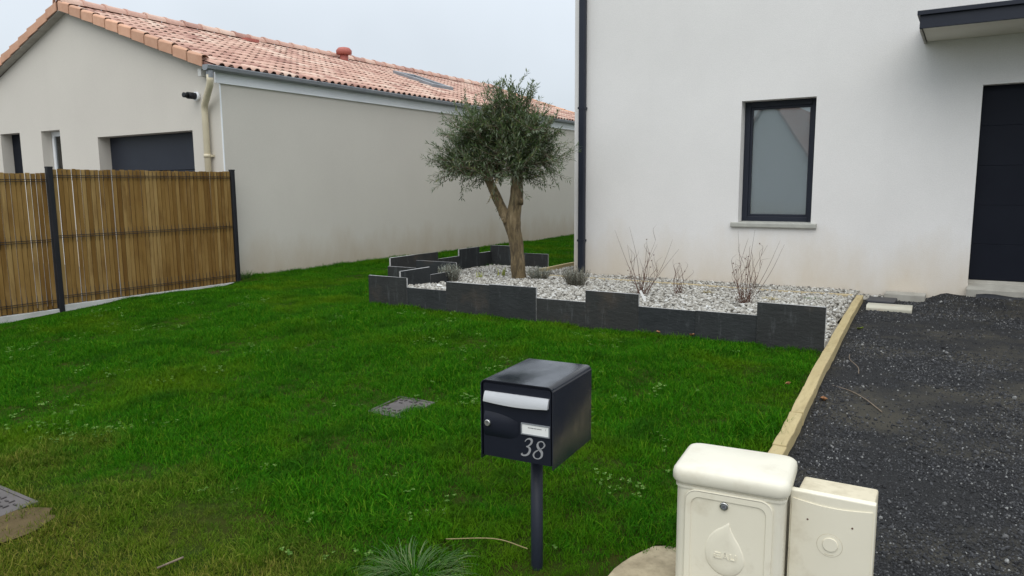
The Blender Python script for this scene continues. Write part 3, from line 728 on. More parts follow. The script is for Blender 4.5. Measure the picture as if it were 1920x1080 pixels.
p = MB(); slope_box(p, sx0 + .085, sx1 - .085, sy0 + .075, sy1 - .075, .028, .034); NH(p, 'blind', MT['zinc'], sk)

# ------------------------------------------------------------------ fence
FX = -8.95
fence = thing('wooden_fence', 'tall brown wooden slat fence with dark steel posts beside the beige bungalow', 'fence', (FX, 4.4, -.08))
def FN(mb, name, m, parent=None, **k): return H(mb, name, m, parent or fence, **k)
slat_m = MB(); slat_m.box(-.009, .009, -.0226, .0226, 0, 1.0); slat_me = slat_m.mesh('slat', MT['slat'])
def panel(ya, yb, zb, zt):
    pw = MB()                                # wire mesh is the panel body, the slats are threaded through it
    L1 = [zb + .10, zb + .80, zt - .07]
    for z in L1:
        pw.tube([(FX + .020, ya, z), (FX + .020, yb, z)], .0032, 6); pw.tube([(FX + .026, ya, z - .022), (FX + .026, yb, z - .022)], .0032, 6)
    n = int((yb - ya) / .0525); st = (yb - ya) / n
    for k in range(n):
        y = ya + (k + .0) * st
        for (za, zc) in ((zb, zb + .18), (zb + .72, zb + .86), (zt - .13, zt - .01)):
            pw.tube([(FX + .014, y, za), (FX + .022, y, za + .04), (FX + .014, y, zc)], .002, 4)
    pn = FN(pw, 'panel', MT['black_steel'])
    for k in range(n):
        wsc = random.choice((.93, .96, .99, 1.02, 1.05))
        if random.random() < .10 and k < n * .45: wsc = .80
        o = inst('slat', slat_me, pn)
        dz = random.uniform(-.006, .006)
        o.location = (FX + random.uniform(-.003, .003), ya + (k + .5) * st + random.uniform(-.002, .002), zb + dz)
        o.scale = (1, wsc, zt - zb); o.rotation_euler = (random.uniform(-.0035, .0035), 0, random.uniform(-.05, .05))
    b_ = MB(); b_.box(FX - .02, FX + .03, ya - .02, yb + .02, zb - .30, zb - .006); FN(b_, 'base_board', MT['concrete_white'], bev=.004)
panel(4.445, 6.825, -.022, 1.54); panel(1.965, 4.375, -.060, 1.49)
for y, zt in ((1.93, 1.52), (4.41, 1.555), (6.86, 1.56)):
    p = MB(); p.prism(rrect(.062, .062, .01, 3, FX + .012, y), 2, -.5, zt); po = FN(p, 'post', MT['black_steel'])
    p = MB(); p.prism(rrect(.068, .068, .012, 3, FX + .012, y), 2, zt - .004, zt + .012); FN(p, 'post_cap', MT['black_steel'], po)

# ------------------------------------------------------------------ slate border
def slab(parent, x0, x1, y0, y1, zt):
    b_ = MB(); j = lambda: random.uniform(-.004, .004)
    z0 = -.25; dz = j()
    if x1 - x0 > y1 - y0: x0 -= .0016; x1 += .0016
    else: y0 -= .0012; y1 += .0012
    v = [(x, y, z) for z in (z0, zt + dz) for y in (y0, y1) for x in (x0, x1)]
    v = [(x, y + j() * .5, z + (j() * .5 if z > 0 else 0)) for x, y, z in v]
    b_.add(v, [(0, 2, 3, 1), (4, 5, 7, 6), (0, 1, 5, 4), (2, 6, 7, 3), (0, 4, 6, 2), (1, 3, 7, 5)])
    along_x = (x1 - x0) > (y1 - y0)
    b_.m = [1, 1, 0, 0, 1, 1] if along_x else [1, 1, 1, 1, 0, 0]
    o = b_.build('slate_slab', [MT['slate'], MT['slate_edge']], None, bev=.0025, seg=1)
    o.parent = parent; o.matrix_parent_inverse = Matrix.Translation(-Vector(parent.location)); return o
sb = thing('slate_border', 'long front row of dark slate slabs with stepped tops between lawn and pebbles', 'garden border', (-3.3, 6.08, 0), 0, 'slate slab borders round the pebble bed')
e = .003
front = [(-5.68, -5.132, .34), (-5.128, -4.602, .238), (-4.597, -4.058, .33), (-4.054, -3.518, .335), (-3.512, -2.993, .235), (-2.989, -2.468, .345), (-2.463, -1.95, .242), (-1.946, -1.438, .25), (-1.434, -.915, .355)]
for i, (a, b, z) in enumerate(front): slab(sb, a, b, 6.078 + random.uniform(-.004, .004), 6.106, z)
rb_ = thing('slate_border', 'zigzag rear run of dark slate slabs stepping back behind the olive tree', 'garden border', (-6.2, 8.6, 0), 0, 'slate slab borders round the pebble bed')
for (a, b, c, d, z) in ((-5.61, -5.582, 6.11, 6.52, .238), (-5.61, -5.582, 6.524, 7.07, .34), (-5.61, -5.582, 7.075, 7.632, .238),
                        (-6.27, -5.665 + .05, 7.64, 7.668, .34), (-6.775, -6.275, 7.64, 7.668, .238),
                        (-6.77, -6.742, 7.672, 8.20, .345), (-6.77, -6.742, 8.204, 8.735, .345), (-6.77, -6.742, 8.74, 9.272, .238), (-6.77, -6.742, 9.276, 9.83, .35), (-6.77, -6.742, 9.834, 10.17, .24),
                        (-6.76, -6.22, 10.175, 10.203, .345), (-6.215, -5.67, 10.175, 10.203, .24)):
    slab(rb_, a, b, c, d, z)

# ------------------------------------------------------------------ timber edges
def beam(parent, P, wdt, z0f, z1f, m, name='beam'):
    """P: list of 2 (x,y) end points; box following them"""
    (xa, ya), (xb, yb) = P; d = Vector((xb - xa, yb - ya, 0)).normalized(); n_ = Vector((-d.y, d.x, 0)) * wdt / 2
    V = []
    for k in range(6):
        t_ = k / 5; c = Vector((xa + (xb - xa) * t_, ya + (yb - ya) * t_, 0)); wob = random.uniform(-.003, .003)
        for sgn, z in ((-1, 0), (1, 0), (1, 1), (-1, 1)):
            q = c + n_ * sgn; V.append((q.x + wob, q.y, z0f(c.x, c.y) if z == 0 else z1f(c.x, c.y) + random.uniform(-.003, .003)))
    F = [(i * 4 + j, i * 4 + (j + 1) % 4, i * 4 + 4 + (j + 1) % 4, i * 4 + 4 + j) for i in range(5) for j in range(4)] + [(3, 2, 1, 0), (20, 21, 22, 23)]
    F = [f[::-1] for f in F]
    b_ = MB(); b_.add(V, F); o = b_.build(name, m, None, bev=.006)
    o.parent = parent; o.matrix_parent_inverse = Matrix.Translation(-Vector(parent.location)); return o
te = thing('timber_edging', 'pale treated timber edging between the lawn and the dark driveway', 'garden edging', (-.9, 5.5, 0), 0, 'timber edgings')
js = [2.5, 3.05, 3.88, 4.40, 4.87, 5.92, 7.63, 9.20]
for a, b in zip(js, js[1:]):
    beam(te, [(xt(a + .003), a + .003), (xt(b - .003), b - .003)], .072, lambda x, y: hz(y) - .15, lambda x, y: hz(y) + .045 + random.uniform(-.001, .003), MT['timber'])
te2 = thing('timber_edging', 'thin low timber board across the pebbles along the white house', 'garden edging', (-3, 9.2, 0), 0, 'timber edgings')
for a, b in ((-5.44, -3.4), (-3.395, -1.10)): beam(te2, [(a, 9.19), (b, 9.19)], .055, lambda x, y: -.12, lambda x, y: .048 + random.uniform(-.008, .004), MT['timber_back'])
te3 = thing('timber_edging', 'pale timber board between back lawn and the pebble strip beside the house', 'garden edging', (-5.5, 11, 0), 0, 'timber edgings')
for a, b in ((9.6, 11.8), (11.805, 14)): beam(te3, [(-5.5, a), (-5.5, b)], .05, lambda x, y: -.12, lambda x, y: .075, MT['timber'])

# ------------------------------------------------------------------ olive tree
tb = Vector((-5.14, 8.42, .06))
olive = thing('olive_tree', 'olive tree with forked bare trunk and grey-green crown in the pebble bed', 'tree', tb)
def OT(mb, name, m, parent=None):
    o = mb.build(name, m, None); o.parent = parent or olive
    if not parent: o.matrix_parent_inverse = Matrix.Translation(-tb)
    return o
def knob(i, j, a): return 1 + .13 * mnoise.noise(Vector((math.cos(a) * 1.3, math.sin(a) * 1.3, i * .22))) + .06 * mnoise.noise(Vector((math.cos(a) * 3, math.sin(a) * 3, i * .6 + 9)))
def smooth_path(pts, n):
    P = [Vector(p) for p in pts]; P = [P[0] * 2 - P[1]] + P + [P[-1] * 2 - P[-2]]; out_ = []
    for i in range(1, len(P) - 2):
        for k in range(n):
            t_ = k / n
            out_.append(.5 * ((2 * P[i]) + (P[i + 1] - P[i - 1]) * t_ + (2 * P[i - 1] - 5 * P[i] + 4 * P[i + 1] - P[i + 2]) * t_ ** 2 + (-P[i - 1] + 3 * P[i] - 3 * P[i + 1] + P[i + 2]) * t_ ** 3))
    out_.append(P[-2]); return out_
tr = MB()
main = smooth_path([(-5.13, 8.42, -.05), (-5.14, 8.42, .12), (-5.165, 8.42, .45), (-5.20, 8.41, .70), (-5.205, 8.41, .95), (-5.17, 8.42, 1.18), (-5.165, 8.43, 1.42), (-5.18, 8.44, 1.62)], 8)
nm_ = len(main); rr = [np.interp(i / (nm_ - 1), [0, .1, .3, .5, .62, .75, 1], [.125, .104, .092, .100, .090, .084, .066]) for i in range(nm_)]
tr.tube(main, rr, 20, jit=knob)
lb = smooth_path([(-5.22, 8.40, .68), (-5.29, 8.38, .86), (-5.37, 8.36, 1.03), (-5.47, 8.35, 1.22), (-5.57, 8.36, 1.42), (-5.62, 8.37, 1.55)], 7)
nl = len(lb); rl = [np.interp(i / (nl - 1), [0, .3, .6, 1], [.070, .068, .064, .05]) for i in range(nl)]
tr.tube(lb, rl, 16, jit=knob)
trunk = OT(tr, 'trunk', MT['bark'])
# two pruned stubs
p = MB(); p.tube([(-5.28, 8.36, .80), (-5.30, 8.28, .88)], [.03, .022], 8); p.tube([(-5.07, 8.38, 1.08), (-5.03, 8.33, 1.14)], [.03, .02], 8); OT(p, 'stub', MT['bark'], trunk)
limbs = MB(); lv = MB(); tw = MB()
rt = random.Random(11)
def ell(rx, ry, rz):
    while True:
        a, b, c = (rt.uniform(-1, 1) for _ in range(3))
        if a * a + b * b + c * c <= 1: return Vector((a * rx, b * ry, c * rz))
def leaf(p, d, up, ln, wd):
    s_ = d.cross(up); s_ = s_.normalized() if s_.length > 1e-4 else d.orthogonal().normalized()
    nrm = s_.cross(d); m1 = p + d * ln * .45 + nrm * ln * .04; tp = p + d * ln - nrm * ln * rt.uniform(-.05, .15)
    lv.add([p, m1 - s_ * wd / 2, tp, m1 + s_ * wd / 2], [(0, 1, 2, 3)], 0, False)
def shoot(p0, d0, ln, bend=.4, dens=1.0):
    n = max(4, int(ln / .03)); p = Vector(p0); d = d0.normalized(); pts = [p.copy()]
    br = Vector((rt.uniform(-1, 1), rt.uniform(-1, 1), rt.uniform(-.4, .9))) * bend
    for k in range(n):
        d = (d + br * .06 + Vector((rt.gauss(0, .05), rt.gauss(0, .05), rt.gauss(0, .05)))).normalized(); p = p + d * ln / n; pts.append(p.copy())
    tw.tube(pts[::2] if len(pts) > 5 else pts, [.0045 - .003 * k / len(pts[::2]) for k in range(len(pts[::2]))] if len(pts) > 5 else .003, 4, cap=False)
    for k in range(1, len(pts)):
        if k < 2 and rt.random() < .5: continue
        t_ = (pts[k] - pts[k - 1]).normalized(); s_ = t_.orthogonal().normalized(); s_ = Matrix.Rotation(rt.uniform(0, PI), 3, t_) @ s_
        for sg in (1, -1):
            if rt.random() > .93 * dens: continue
            dd = (t_ * rt.uniform(.5, .9) + s_ * sg * rt.uniform(.5, .9) + Vector((0, 0, .12))).normalized()
            leaf(pts[k] + s_ * sg * .003, dd, Vector((rt.uniform(-.5, .5), rt.uniform(-.5, .5), 1)), rt.uniform(.050, .082), rt.uniform(.014, .021))
    leaf(pts[-1], (pts[-1] - pts[-2]).normalized(), Vector((0, 0, 1)), .055, .013)
origins = [main[-1], lb[-1], main[-6], lb[-4]]
blobs = [((-5.45, 8.42, 1.84), (.80, .62, .40), 15), ((-5.20, 8.42, 2.18), (.52, .50, .30), 7), ((-4.84, 8.42, 1.92), (.28, .42, .34), 6), ((-5.99, 8.42, 1.62), (.34, .42, .24), 6), ((-5.55, 8.42, 1.52), (.75, .55, .16), 8), ((-5.0, 8.42, 1.58), (.45, .45, .16), 6), ((-5.45, 8.34, 1.43), (.55, .42, .10), 8), ((-5.9, 8.4, 1.95), (.35, .4, .28), 6)]
for c, rad, cnt in blobs:
    c = Vector(c)
    for _ in range(cnt):
        tgt = c + ell(*rad) * .85; o_ = min(origins, key=lambda q: (Vector(q) - tgt).length + rt.uniform(0, .3)); o_ = Vector(o_)
        midp = o_.lerp(tgt, .5) + Vector((rt.uniform(-.1, .1), rt.uniform(-.1, .1), rt.uniform(.0, .14)))
        path = smooth_path([o_, midp, tgt], 5); limbs.tube(path, [.026 - .02 * k / (len(path) - 1) for k in range(len(path))], 6, cap=False)
        for q in path[3:]:
            for _k in range(3 if rt.random() < .35 else 4):
                outd = (q - Vector((-5.35, 8.42, 1.35))).normalized()
                d = (outd * .8 + Vector((rt.gauss(0, .6), rt.gauss(0, .6), rt.gauss(.12, .5)))).normalized()
                shoot(q, d, rt.uniform(.18, .30) if rt.random() < .7 else rt.uniform(.32, .52))
for p0, p1 in (((-5.9, 8.4, 1.95), (-6.55, 8.38, 2.10)), ((-5.9, 8.3, 1.9), (-6.35, 8.2, 2.06)), ((-6.1, 8.4, 1.55), (-6.54, 8.42, 1.35)), ((-6.0, 8.5, 1.6), (-6.5, 8.5, 1.58)), ((-5.4, 8.42, 2.3), (-5.43, 8.42, 2.76)), ((-5.35, 8.4, 2.25), (-5.55, 8.45, 2.62)), ((-5.4, 8.42, 2.25), (-5.46, 8.40, 2.70)), ((-5.05, 8.42, 2.2), (-4.86, 8.44, 2.60)), ((-5.05, 8.42, 2.25), (-4.90, 8.42, 2.68)), ((-5.1, 8.4, 2.2), (-4.97, 8.4, 2.55)), ((-4.75, 8.42, 2.0), (-4.44, 8.42, 1.97)), ((-4.8, 8.4, 2.0), (-4.50, 8.4, 2.22)), ((-4.8, 8.45, 1.75), (-4.45, 8.45, 1.60)), ((-5.6, 8.42, 2.1), (-5.92, 8.42, 2.36)), ((-4.85, 8.4, 1.6), (-4.75, 8.4, 1.33)), ((-5.7, 8.3, 1.5), (-5.9, 8.25, 1.28)), ((-5.25, 8.2, 2.25), (-5.2, 8.15, 2.5))):
    a_, b_ = Vector(p0), Vector(p1)
    for _ in range(3):
        shoot(a_ + ell(.06, .06, .06), (b_ - a_) + ell(.08, .08, .08), (b_ - a_).length * rt.uniform(.75, 1.0), .25)
OT(limbs, 'limbs', MT['bark']); crown = OT(lv, 'crown', MT['olive_leaf']); tag(crown, kind='stuff'); OT(tw, 'twigs', MT['twig_grey'], crown)
p = MB(); pts = [(-5.40, 8.30, 1.42), (-5.42, 8.27, 1.30), (-5.47, 8.25, 1.18), (-5.50, 8.25, 1.10)]; p.tube(pts, .004, 4)
for k in range(14):
    t_ = k / 13; q = Vector(pts[0]).lerp(Vector(pts[-1]), t_); d = Vector((rt.choice((-1, 1)) * .035, rt.uniform(-.02, .02), -.028)); s_ = Vector((.006, .006, .003)); p.add([q, q + d * .5 - s_, q + d, q + d * .5 + s_], [(0, 1, 2, 3)])
OT(p, 'dead_sprig', MT['straw'])

# ------------------------------------------------------------------ small plants in the bed
def blade(mb, p, d, ln, wd, droop=.3, seg=3):
    p = Vector(p); d = Vector(d).normalized(); s_ = d.cross(Vector((0, 0, 1))); s_ = s_.normalized() if s_.length > 1e-4 else Vector((1, 0, 0))
    V = []; hor = Vector((d.x, d.y, 0)); hor = hor.normalized() if hor.length > 1e-4 else Vector((1, 0, 0))
    for k in range(seg):
        t_ = k / seg; q = p + d * ln * t_ + hor * droop * ln * t_ * t_ - Vector((0, 0, droop * ln * t_ ** 3)); wv = wd * (1 - t_ * .75) / 2
        V += [q - s_ * wv, q + s_ * wv]
    V.append(p + d * ln + hor * droop * ln - Vector((0, 0, droop * ln)))
    n = len(V); F = [(2 * k, 2 * k + 1, 2 * k + 3, 2 * k + 2) for k in range(seg - 1)] + [(n - 3, n - 2, n - 1)]
    mb.add(V, F, 0, False)
def lavender(x, y, w_, h, n, label, m, lean=(0, 0)):
    z = gz(x, y); root = thing('lavender_bush', label, 'plant', (x, y, z), 0, 'lavender bushes in the pebble bed')
    st = MB(); fo = MB()
    for k in range(n):
        a = random.uniform(0, 2 * PI); r = math.sqrt(random.random()) * w_ * .42
        b0 = Vector((math.cos(a) * r * .5, math.sin(a) * r * .5, -.01)); tp = Vector((math.cos(a) * r * 1.15 + lean[0], math.sin(a) * r * 1.15 + lean[1], h * random.uniform(.6, 1.05) * (1 - .25 * (r / (w_ * .42)) ** 2)))
        st.tube([b0, b0.lerp(tp, .5) + Vector((0, 0, .01)), tp], [.0022, .0016, .001], 4, cap=False)
        for q in range(16):
            t_ = .15 + .85 * q / 15; c = b0.lerp(tp, t_); aa = random.uniform(0, 2 * PI)
            blade(fo, c, (math.cos(aa), math.sin(aa), 1.1), random.uniform(.022, .040), .006, .1, 2)
    st.build('stems', MT['twig_grey'], root); tag(fo.build('foliage', m, root), kind='stuff')
lavender(-5.60, 7.50, .34, .24, 120, 'silvery spreading lavender bush at the left end behind the front slates', MT['lavender'])
lavender(-4.86, 8.50, .38, .18, 110, 'low silvery lavender bush just right of the olive trunk', MT['lavender'])
lavender(-4.05, 7.98, .40, .24, 130, 'dark brownish lavender bush at the foot of the dark downpipe', MT['lavender_dark'])
def irisp(x, y, h, n, sp, label):
    z = gz(x, y); root = thing('iris_shoots', label, 'plant', (x, y, z), 0, 'young green shoots in the pebble bed'); b_ = MB()
    for k in range(n):
        a = random.uniform(0, 2 * PI); blade(b_, (random.uniform(-sp, sp), random.uniform(-sp, sp) * .5, -.01), (math.cos(a) * .35, math.sin(a) * .35, 1), h * random.uniform(.45, 1.05), .018, .12, 4)
    b_.build('blades', MT['iris'], root)
irisp(-5.68, 8.27, .13, 13, .06, 'short yellow-green shoots between the left lavender and the olive tree')
irisp(-5.70, 8.86, .21, 10, .07, 'taller green sword-like shoots just left of the olive trunk')
def dryshrub(x, y, n, hmax, spread, label, extra=()):
    z = gz(x, y); root = thing('dry_shrub', label, 'plant', (x, y, z), 0, 'leafless dry shrubs in the pebble bed'); st = MB(); hd_ = MB()
    def stem(b0, tp, r):
        midp = b0.lerp(tp, .5) + Vector((random.uniform(-.05, .05), random.uniform(-.05, .05), .03)); P = smooth_path([b0, midp, tp], 5)
        st.tube(P, [r * (1 - .75 * k / (len(P) - 1)) for k in range(len(P))], 5, cap=False); return P
    for k in range(n):
        a = random.uniform(0, 2 * PI); r = random.random() * spread; h = hmax * random.uniform(.3, .75) if k > 3 else hmax * random.uniform(.75, 1)
        b0 = Vector((random.uniform(-.05, .05), random.uniform(-.05, .05), -.02)); tp = Vector((math.cos(a) * r, math.sin(a) * r * .7, h))
        P = stem(b0, tp, .0034)
        for _ in range(random.choice((1, 2, 3))):
            q = random.choice(P[2:]); d = Vector((random.uniform(-.09, .09), random.uniform(-.07, .07), random.uniform(.08, .2)))
            P2 = stem(q, q + d, .0020)
            if random.random() < .3: hd_.tube([P2[-1], P2[-1] + Vector((0, 0, .006)), P2[-1] + Vector((.002, 0, .014))], [.002, .008, .002], 6)
    for tip in extra: stem(Vector((random.uniform(-.04, .04), 0, -.02)), Vector(tip), .0032)
    for k in range(int(n * 1.4)):
        a = random.uniform(0, 2 * PI); b0 = Vector((random.uniform(-.07, .07), random.uniform(-.06, .06), -.02)); stem(b0, b0 + Vector((math.cos(a) * .08, math.sin(a) * .08, random.uniform(.06, .2))), .0024)
    st.build('stems', MT['twig'], root)
    if hd_.v: hd_.build('seed_heads', MT['twig'], root)
dryshrub(-2.98, 7.45, 14, .62, .30, 'taller leafless shrub with spreading reddish stems left of the window', ((-.33, 0, .70), (-.16, .0, .74), (.33, 0, .62), (.40, 0, .52)))
dryshrub(-1.83, 7.28, 16, .60, .24, 'upright leafless shrub with dense reddish stems below the window', ((-.10, 0, .72), (.05, .05, .73), (.30, 0, .64), (.33, .05, .60)))
dryshrub(-2.70, 7.85, 8, .32, .12, 'small leafless shrub standing between the two tall dry shrubs')
def straw(x, y, n, h, sp, label, m):
    root = thing('dry_tuft', label, 'plant', (x, y, gz(x, y)), 0, 'flattened tufts among the pebbles'); b_ = MB()
    for k in range(n):
        a = random.uniform(0, 2 * PI); blade(b_, (random.uniform(-sp, sp) * .5, random.uniform(-sp, sp) * .4, 0), (math.cos(a), math.sin(a) * .8, .8), h * random.uniform(.6, 1.2), .006, .35, 3)
    b_.build('blades', m, root)
straw(-2.48, 8.15, 70, .09, .10, 'straw-coloured flattened tuft behind the small dry shrub', MT['straw'])
straw(-1.72, 7.85, 60, .09, .10, 'straw-coloured flattened tuft right behind the tallest dry stems', MT['straw'])
straw(-1.40, 8.3, 70, .07, .09, 'olive-green flattened tuft nearest the driveway timber', MT['clump'])
p = MB(); p.box(-.0125, .0125, -.001, .001, 0, .13); pt = p.build('plant_tag', MT['white_card']); pt.location = (-2.66, 6.75, .17); pt.rotation_euler = (R(-8), R(-32), 0)
tag(pt, 'white plastic plant tag leaning in the pebbles behind the slates', 'plant tag')
p = MB(); p.box(-.03, .03, -.02, .02, 0, .012); pt = p.build('white_stone', MT['white_card'], bev=.005); pt.location = (-5.18, 6.72, gz(-5.18, 6.72) + .012); pt.rotation_euler = (.2, .3, .4)
tag(pt, 'flat white chip lying on the pebbles below the left lavender', 'stone')

# ------------------------------------------------------------------ letterbox on its post
MBX, MBY = -1.506, 2.200
mbx = thing('mailbox', 'dark anthracite letterbox number 38 on a single post in the lawn', 'mailbox', (-1.372, 2.375, hz(2.4)), R(4.5))
# local frame: x across the front (0 = centre), y into the box (0 = post axis), z from the lawn
z0 = -hz(2.4); BW, BD = .295, .372; yf = -.175; zt, zb = .598 + z0, .302 + z0
Wd = BW / 2
def shell_prof(wd, top, bot, r):
    P = [(-wd, bot)]
    for k in range(7): a = PI - k / 6 * PI / 2; P.append((-wd + r + r * math.cos(a), top - r + r * math.sin(a)))
    for k in range(7): a = PI / 2 - k / 6 * PI / 2; P.append((wd - r + r * math.cos(a), top - r + r * math.sin(a)))
    P.append((wd, bot)); return P
sh = MB(); Po = shell_prof(Wd, zt, zb - .008, .022); Pi = shell_prof(Wd - .003, zt - .003, zb - .008, .020); n = len(Po)
ys_ = list(np.linspace(yf, yf + BD, 9))
for j, P in enumerate((Po, Pi)):
    V = [(x, y, z) for y in ys_ for x, z in P]
    F = [(r_ * n + i, r_ * n + i + 1, (r_ + 1) * n + i + 1, (r_ + 1) * n + i) for r_ in range(8) for i in range(n - 1)]
    if j == 1: F = [f[::-1] for f in F]
    sh.add(V, F, 0, True)
sh.add([(x, yf, z) for x, z in Po] + [(x, yf, z) for x, z in Pi], [(i, n + i, n + i + 1, i + 1)[::-1] for i in range(n - 1)])
sh.add([(x, yf + BD, z) for x, z in Po] + [(x, yf + BD, z) for x, z in Pi], [(i, n + i, n + i + 1, i + 1) for i in range(n - 1)])
for sx in (-1, 1):
    sh.add([(sx * Wd, yf, zb - .008), (sx * Wd, yf + BD, zb - .008), (sx * (Wd - .003), yf + BD, zb - .008), (sx * (Wd - .003), yf, zb - .008)], [(0, 1, 2, 3)])
sh.box(-Wd + .003, Wd - .003, yf + .02, yf + BD - .004, zb, zb + .003)
Pb = shell_prof(Wd - .004, zt - .004, zb + .001, .019); sh.prism(Pb, 1, yf + BD - .012, yf + BD - .006)
sh.build('body', MT['box_shell'], mbx)
dr = MB(); dr.prism(shell_prof(Wd - .010, zt - .014, zb + .004, .008), 1, yf + .005, yf + .018)
dr.box(-Wd + .004, Wd - .004, yf + .012, yf + .02, zb + .002, zt - .006)
drO = dr.build('door', MT['box_front'], mbx, bev=.0012, seg=1)
# letter flap
fl_ = MB(); V = []; nX, nZ = 13, 6; xl, xr = -.128, .132
for k in range(nZ + 1):
    t_ = k / nZ
    for i in range(nX):
        s_ = i / (nX - 1); zlow = zt - .080 - .007 * math.sin(s_ * PI); z = (zt - .043) * (1 - t_) + zlow * t_
        V.append((xl + (xr - xl) * s_ + (.004 if 0 else 0) * t_ - .003 * t_, yf - .003 - .008 * math.sin(t_ * PI * .55), z))
fl_.add(V, [(k * nX + i, (k + 1) * nX + i, (k + 1) * nX + i + 1, k * nX + i + 1) for k in range(nZ) for i in range(nX - 1)], 0, True)
for col_ in (0, nX - 1):
    e_ = [V[k * nX + col_] for k in range(nZ + 1)]; fl_.add(e_ + [(x, yf + .004, z) for x, y, z in e_], [(k, k + 1, nZ + 2 + k, nZ + 1 + k) for k in range(nZ)])
e_ = V[-nX:]; fl_.add(e_ + [(x, yf + .004, z) for x, y, z in e_], [(i, i + 1, nX + i + 1, nX + i) for i in range(nX - 1)])
e_ = V[:nX]; fl_.add(e_ + [(x, yf + .004, z) for x, y, z in e_], [(i, nX + i, nX + i + 1, i + 1) for i in range(nX - 1)])
fl_.build('letter_flap', MT['silver'], mbx)
# bulged lock cover
lc = MB(); V = []; nX, nZ = 12, 7
for i in range(nX):
    s_ = i / (nX - 1); x = -.131 + .137 * s_; zu = zt - .120 - .026 * s_ ** 2.2; zl = zt - .214 + .018 * max(0, (s_ - .7) / .3) ** 2
    for k in range(nZ):
        t_ = k / (nZ - 1); V.append((x, yf + .005 - .013 * (math.sin(t_ * PI) ** .5) * (1 - s_ ** 2.5) - .001, zl + (zu - zl) * t_))
lc.add(V, [(i * nZ + k, (i + 1) * nZ + k, (i + 1) * nZ + k + 1, i * nZ + k + 1) for i in range(nX - 1) for k in range(nZ - 1)], 0, True)
lc.add([V[k] for k in range(nZ)] + [(V[k][0], yf + .005, V[k][2]) for k in range(nZ)], [(k, k + 1, nZ + k + 1, nZ + k) for k in range(nZ - 1)])
lco = lc.build('lock_cover', MT['box_front'], mbx)
lk = MB(); lx, lz = -.112, zt - .160
lk.tube([(lx, yf - .002, lz), (lx, yf - .014, lz), (lx, yf - .0165, lz)], [.0125, .0125, .0105], 20); lko = lk.build('lock', MT['chrome'], lco)
lk = MB(); lk.box(lx - .0014, lx + .0014, yf - .0176, yf - .0162, lz - .001, lz + .007); lk.tube([(lx, yf - .0162, lz + .001), (lx, yf - .0174, lz + .001)], .0026, 10); lk.build('keyhole', MT['ink'], lko)
# name plate
px0, px1, pz0, pz1 = .020, .134, zt - .187, zt - .144
np_ = MB()
for (a, b, c, d) in ((px0, px1, pz1 - .004, pz1), (px0, px1, pz0, pz0 + .004), (px0, px0 + .004, pz0 + .004, pz1 - .004), (px1 - .004, px1, pz0 + .004, pz1 - .004)): np_.box(a, b, yf - .001, yf + .006, c, d)
npo = np_.build('name_plate', MT['zinc'], mbx)
np_ = MB(); np_.box(px0 + .004, px1 - .004, yf + .001, yf + .0055, pz0 + .004, pz1 - .004); cd = np_.build('card', MT['white_card'], npo)
np_ = MB(); x = px0 + .028
for wd_ in (.002, .005, .003, .004, .006, .004, .005, .003, .006, .004, .005):
    np_.box(x, x + wd_ * .75, yf + .0002, yf + .0009, pz1 - .0165, pz1 - .0135); x += wd_ + .0008
np_.box(px1 - .016, px1 - .0152, yf + .0002, yf + .0009, pz1 - .018, pz1 - .011)
np_.build('lettering', MT['ink'], npo)
# digits 3 and 8, italic, thick and thin strokes
def stroke(mb, ctr, wid, y_a, y_b, place, n=8):
    P = smooth_path([(a, b, 0) for a, b in ctr], n); k = len(P); ww = np.interp(np.linspace(0, 1, k), np.linspace(0, 1, len(wid)), wid)
    A, B = [], []
    for i, q in enumerate(P):
        t_ = (P[min(i + 1, k - 1)] - P[max(i - 1, 0)]); t_ = t_.normalized() if t_.length > 1e-9 else Vector((1, 0, 0)); nn = Vector((-t_.y, t_.x, 0)) * ww[i] / 2
        A.append(q + nn); B.append(q - nn)
    V = [place(q, y_a) for q in A] + [place(q, y_a) for q in B] + [place(q, y_b) for q in A] + [place(q, y_b) for q in B]
    F = []
    for i in range(k - 1):
        F += [(i, i + 1, k + i + 1, k + i), (i, 2 * k + i, 2 * k + i + 1, i + 1), (k + i, k + i + 1, 3 * k + i + 1, 3 * k + i)]
    mb.add(V, F)
def dplace(ox, oz, sc): return lambda q, y: (ox + (q.x + .22 * q.y) * sc * .92, y, oz + q.y * sc)
d3 = MB(); stroke(d3, [(.10, .80), (.20, .94), (.38, 1.0), (.53, .90), (.50, .72), (.36, .58), (.24, .53)], [.05, .06, .10, .13, .12, .07, .04], yf + .0035, yf + .0056, dplace(.017, zt - .268, .067))
stroke(d3, [(.24, .535), (.42, .50), (.52, .36), (.46, .14), (.28, .02), (.10, .02), (.02, .10)], [.04, .09, .14, .14, .09, .08, .12], yf + .0036, yf + .0056, dplace(.017, zt - .268, .067))
d3.build('digit_three', MT['digit'], mbx)
d8 = MB(); stroke(d8, [(.62, .86), (.52, .98), (.34, 1.0), (.20, .88), (.22, .70), (.38, .54), (.56, .38), (.58, .16), (.40, .01), (.18, .03), (.06, .18), (.12, .36), (.34, .52), (.56, .66), (.64, .80), (.60, .90)], [.07, .05, .05, .10, .13, .13, .14, .12, .05, .05, .10, .09, .05, .06, .10, .08], yf + .0034, yf + .0056, dplace(.062, zt - .272, .067))
d8.build('digit_eight', MT['digit'], mbx)
ps = MB(); ps.tube([(0, 0, -.35), (0, 0, zb + .002)], .0235, 20); ps.build('post', MT['navy'], mbx)

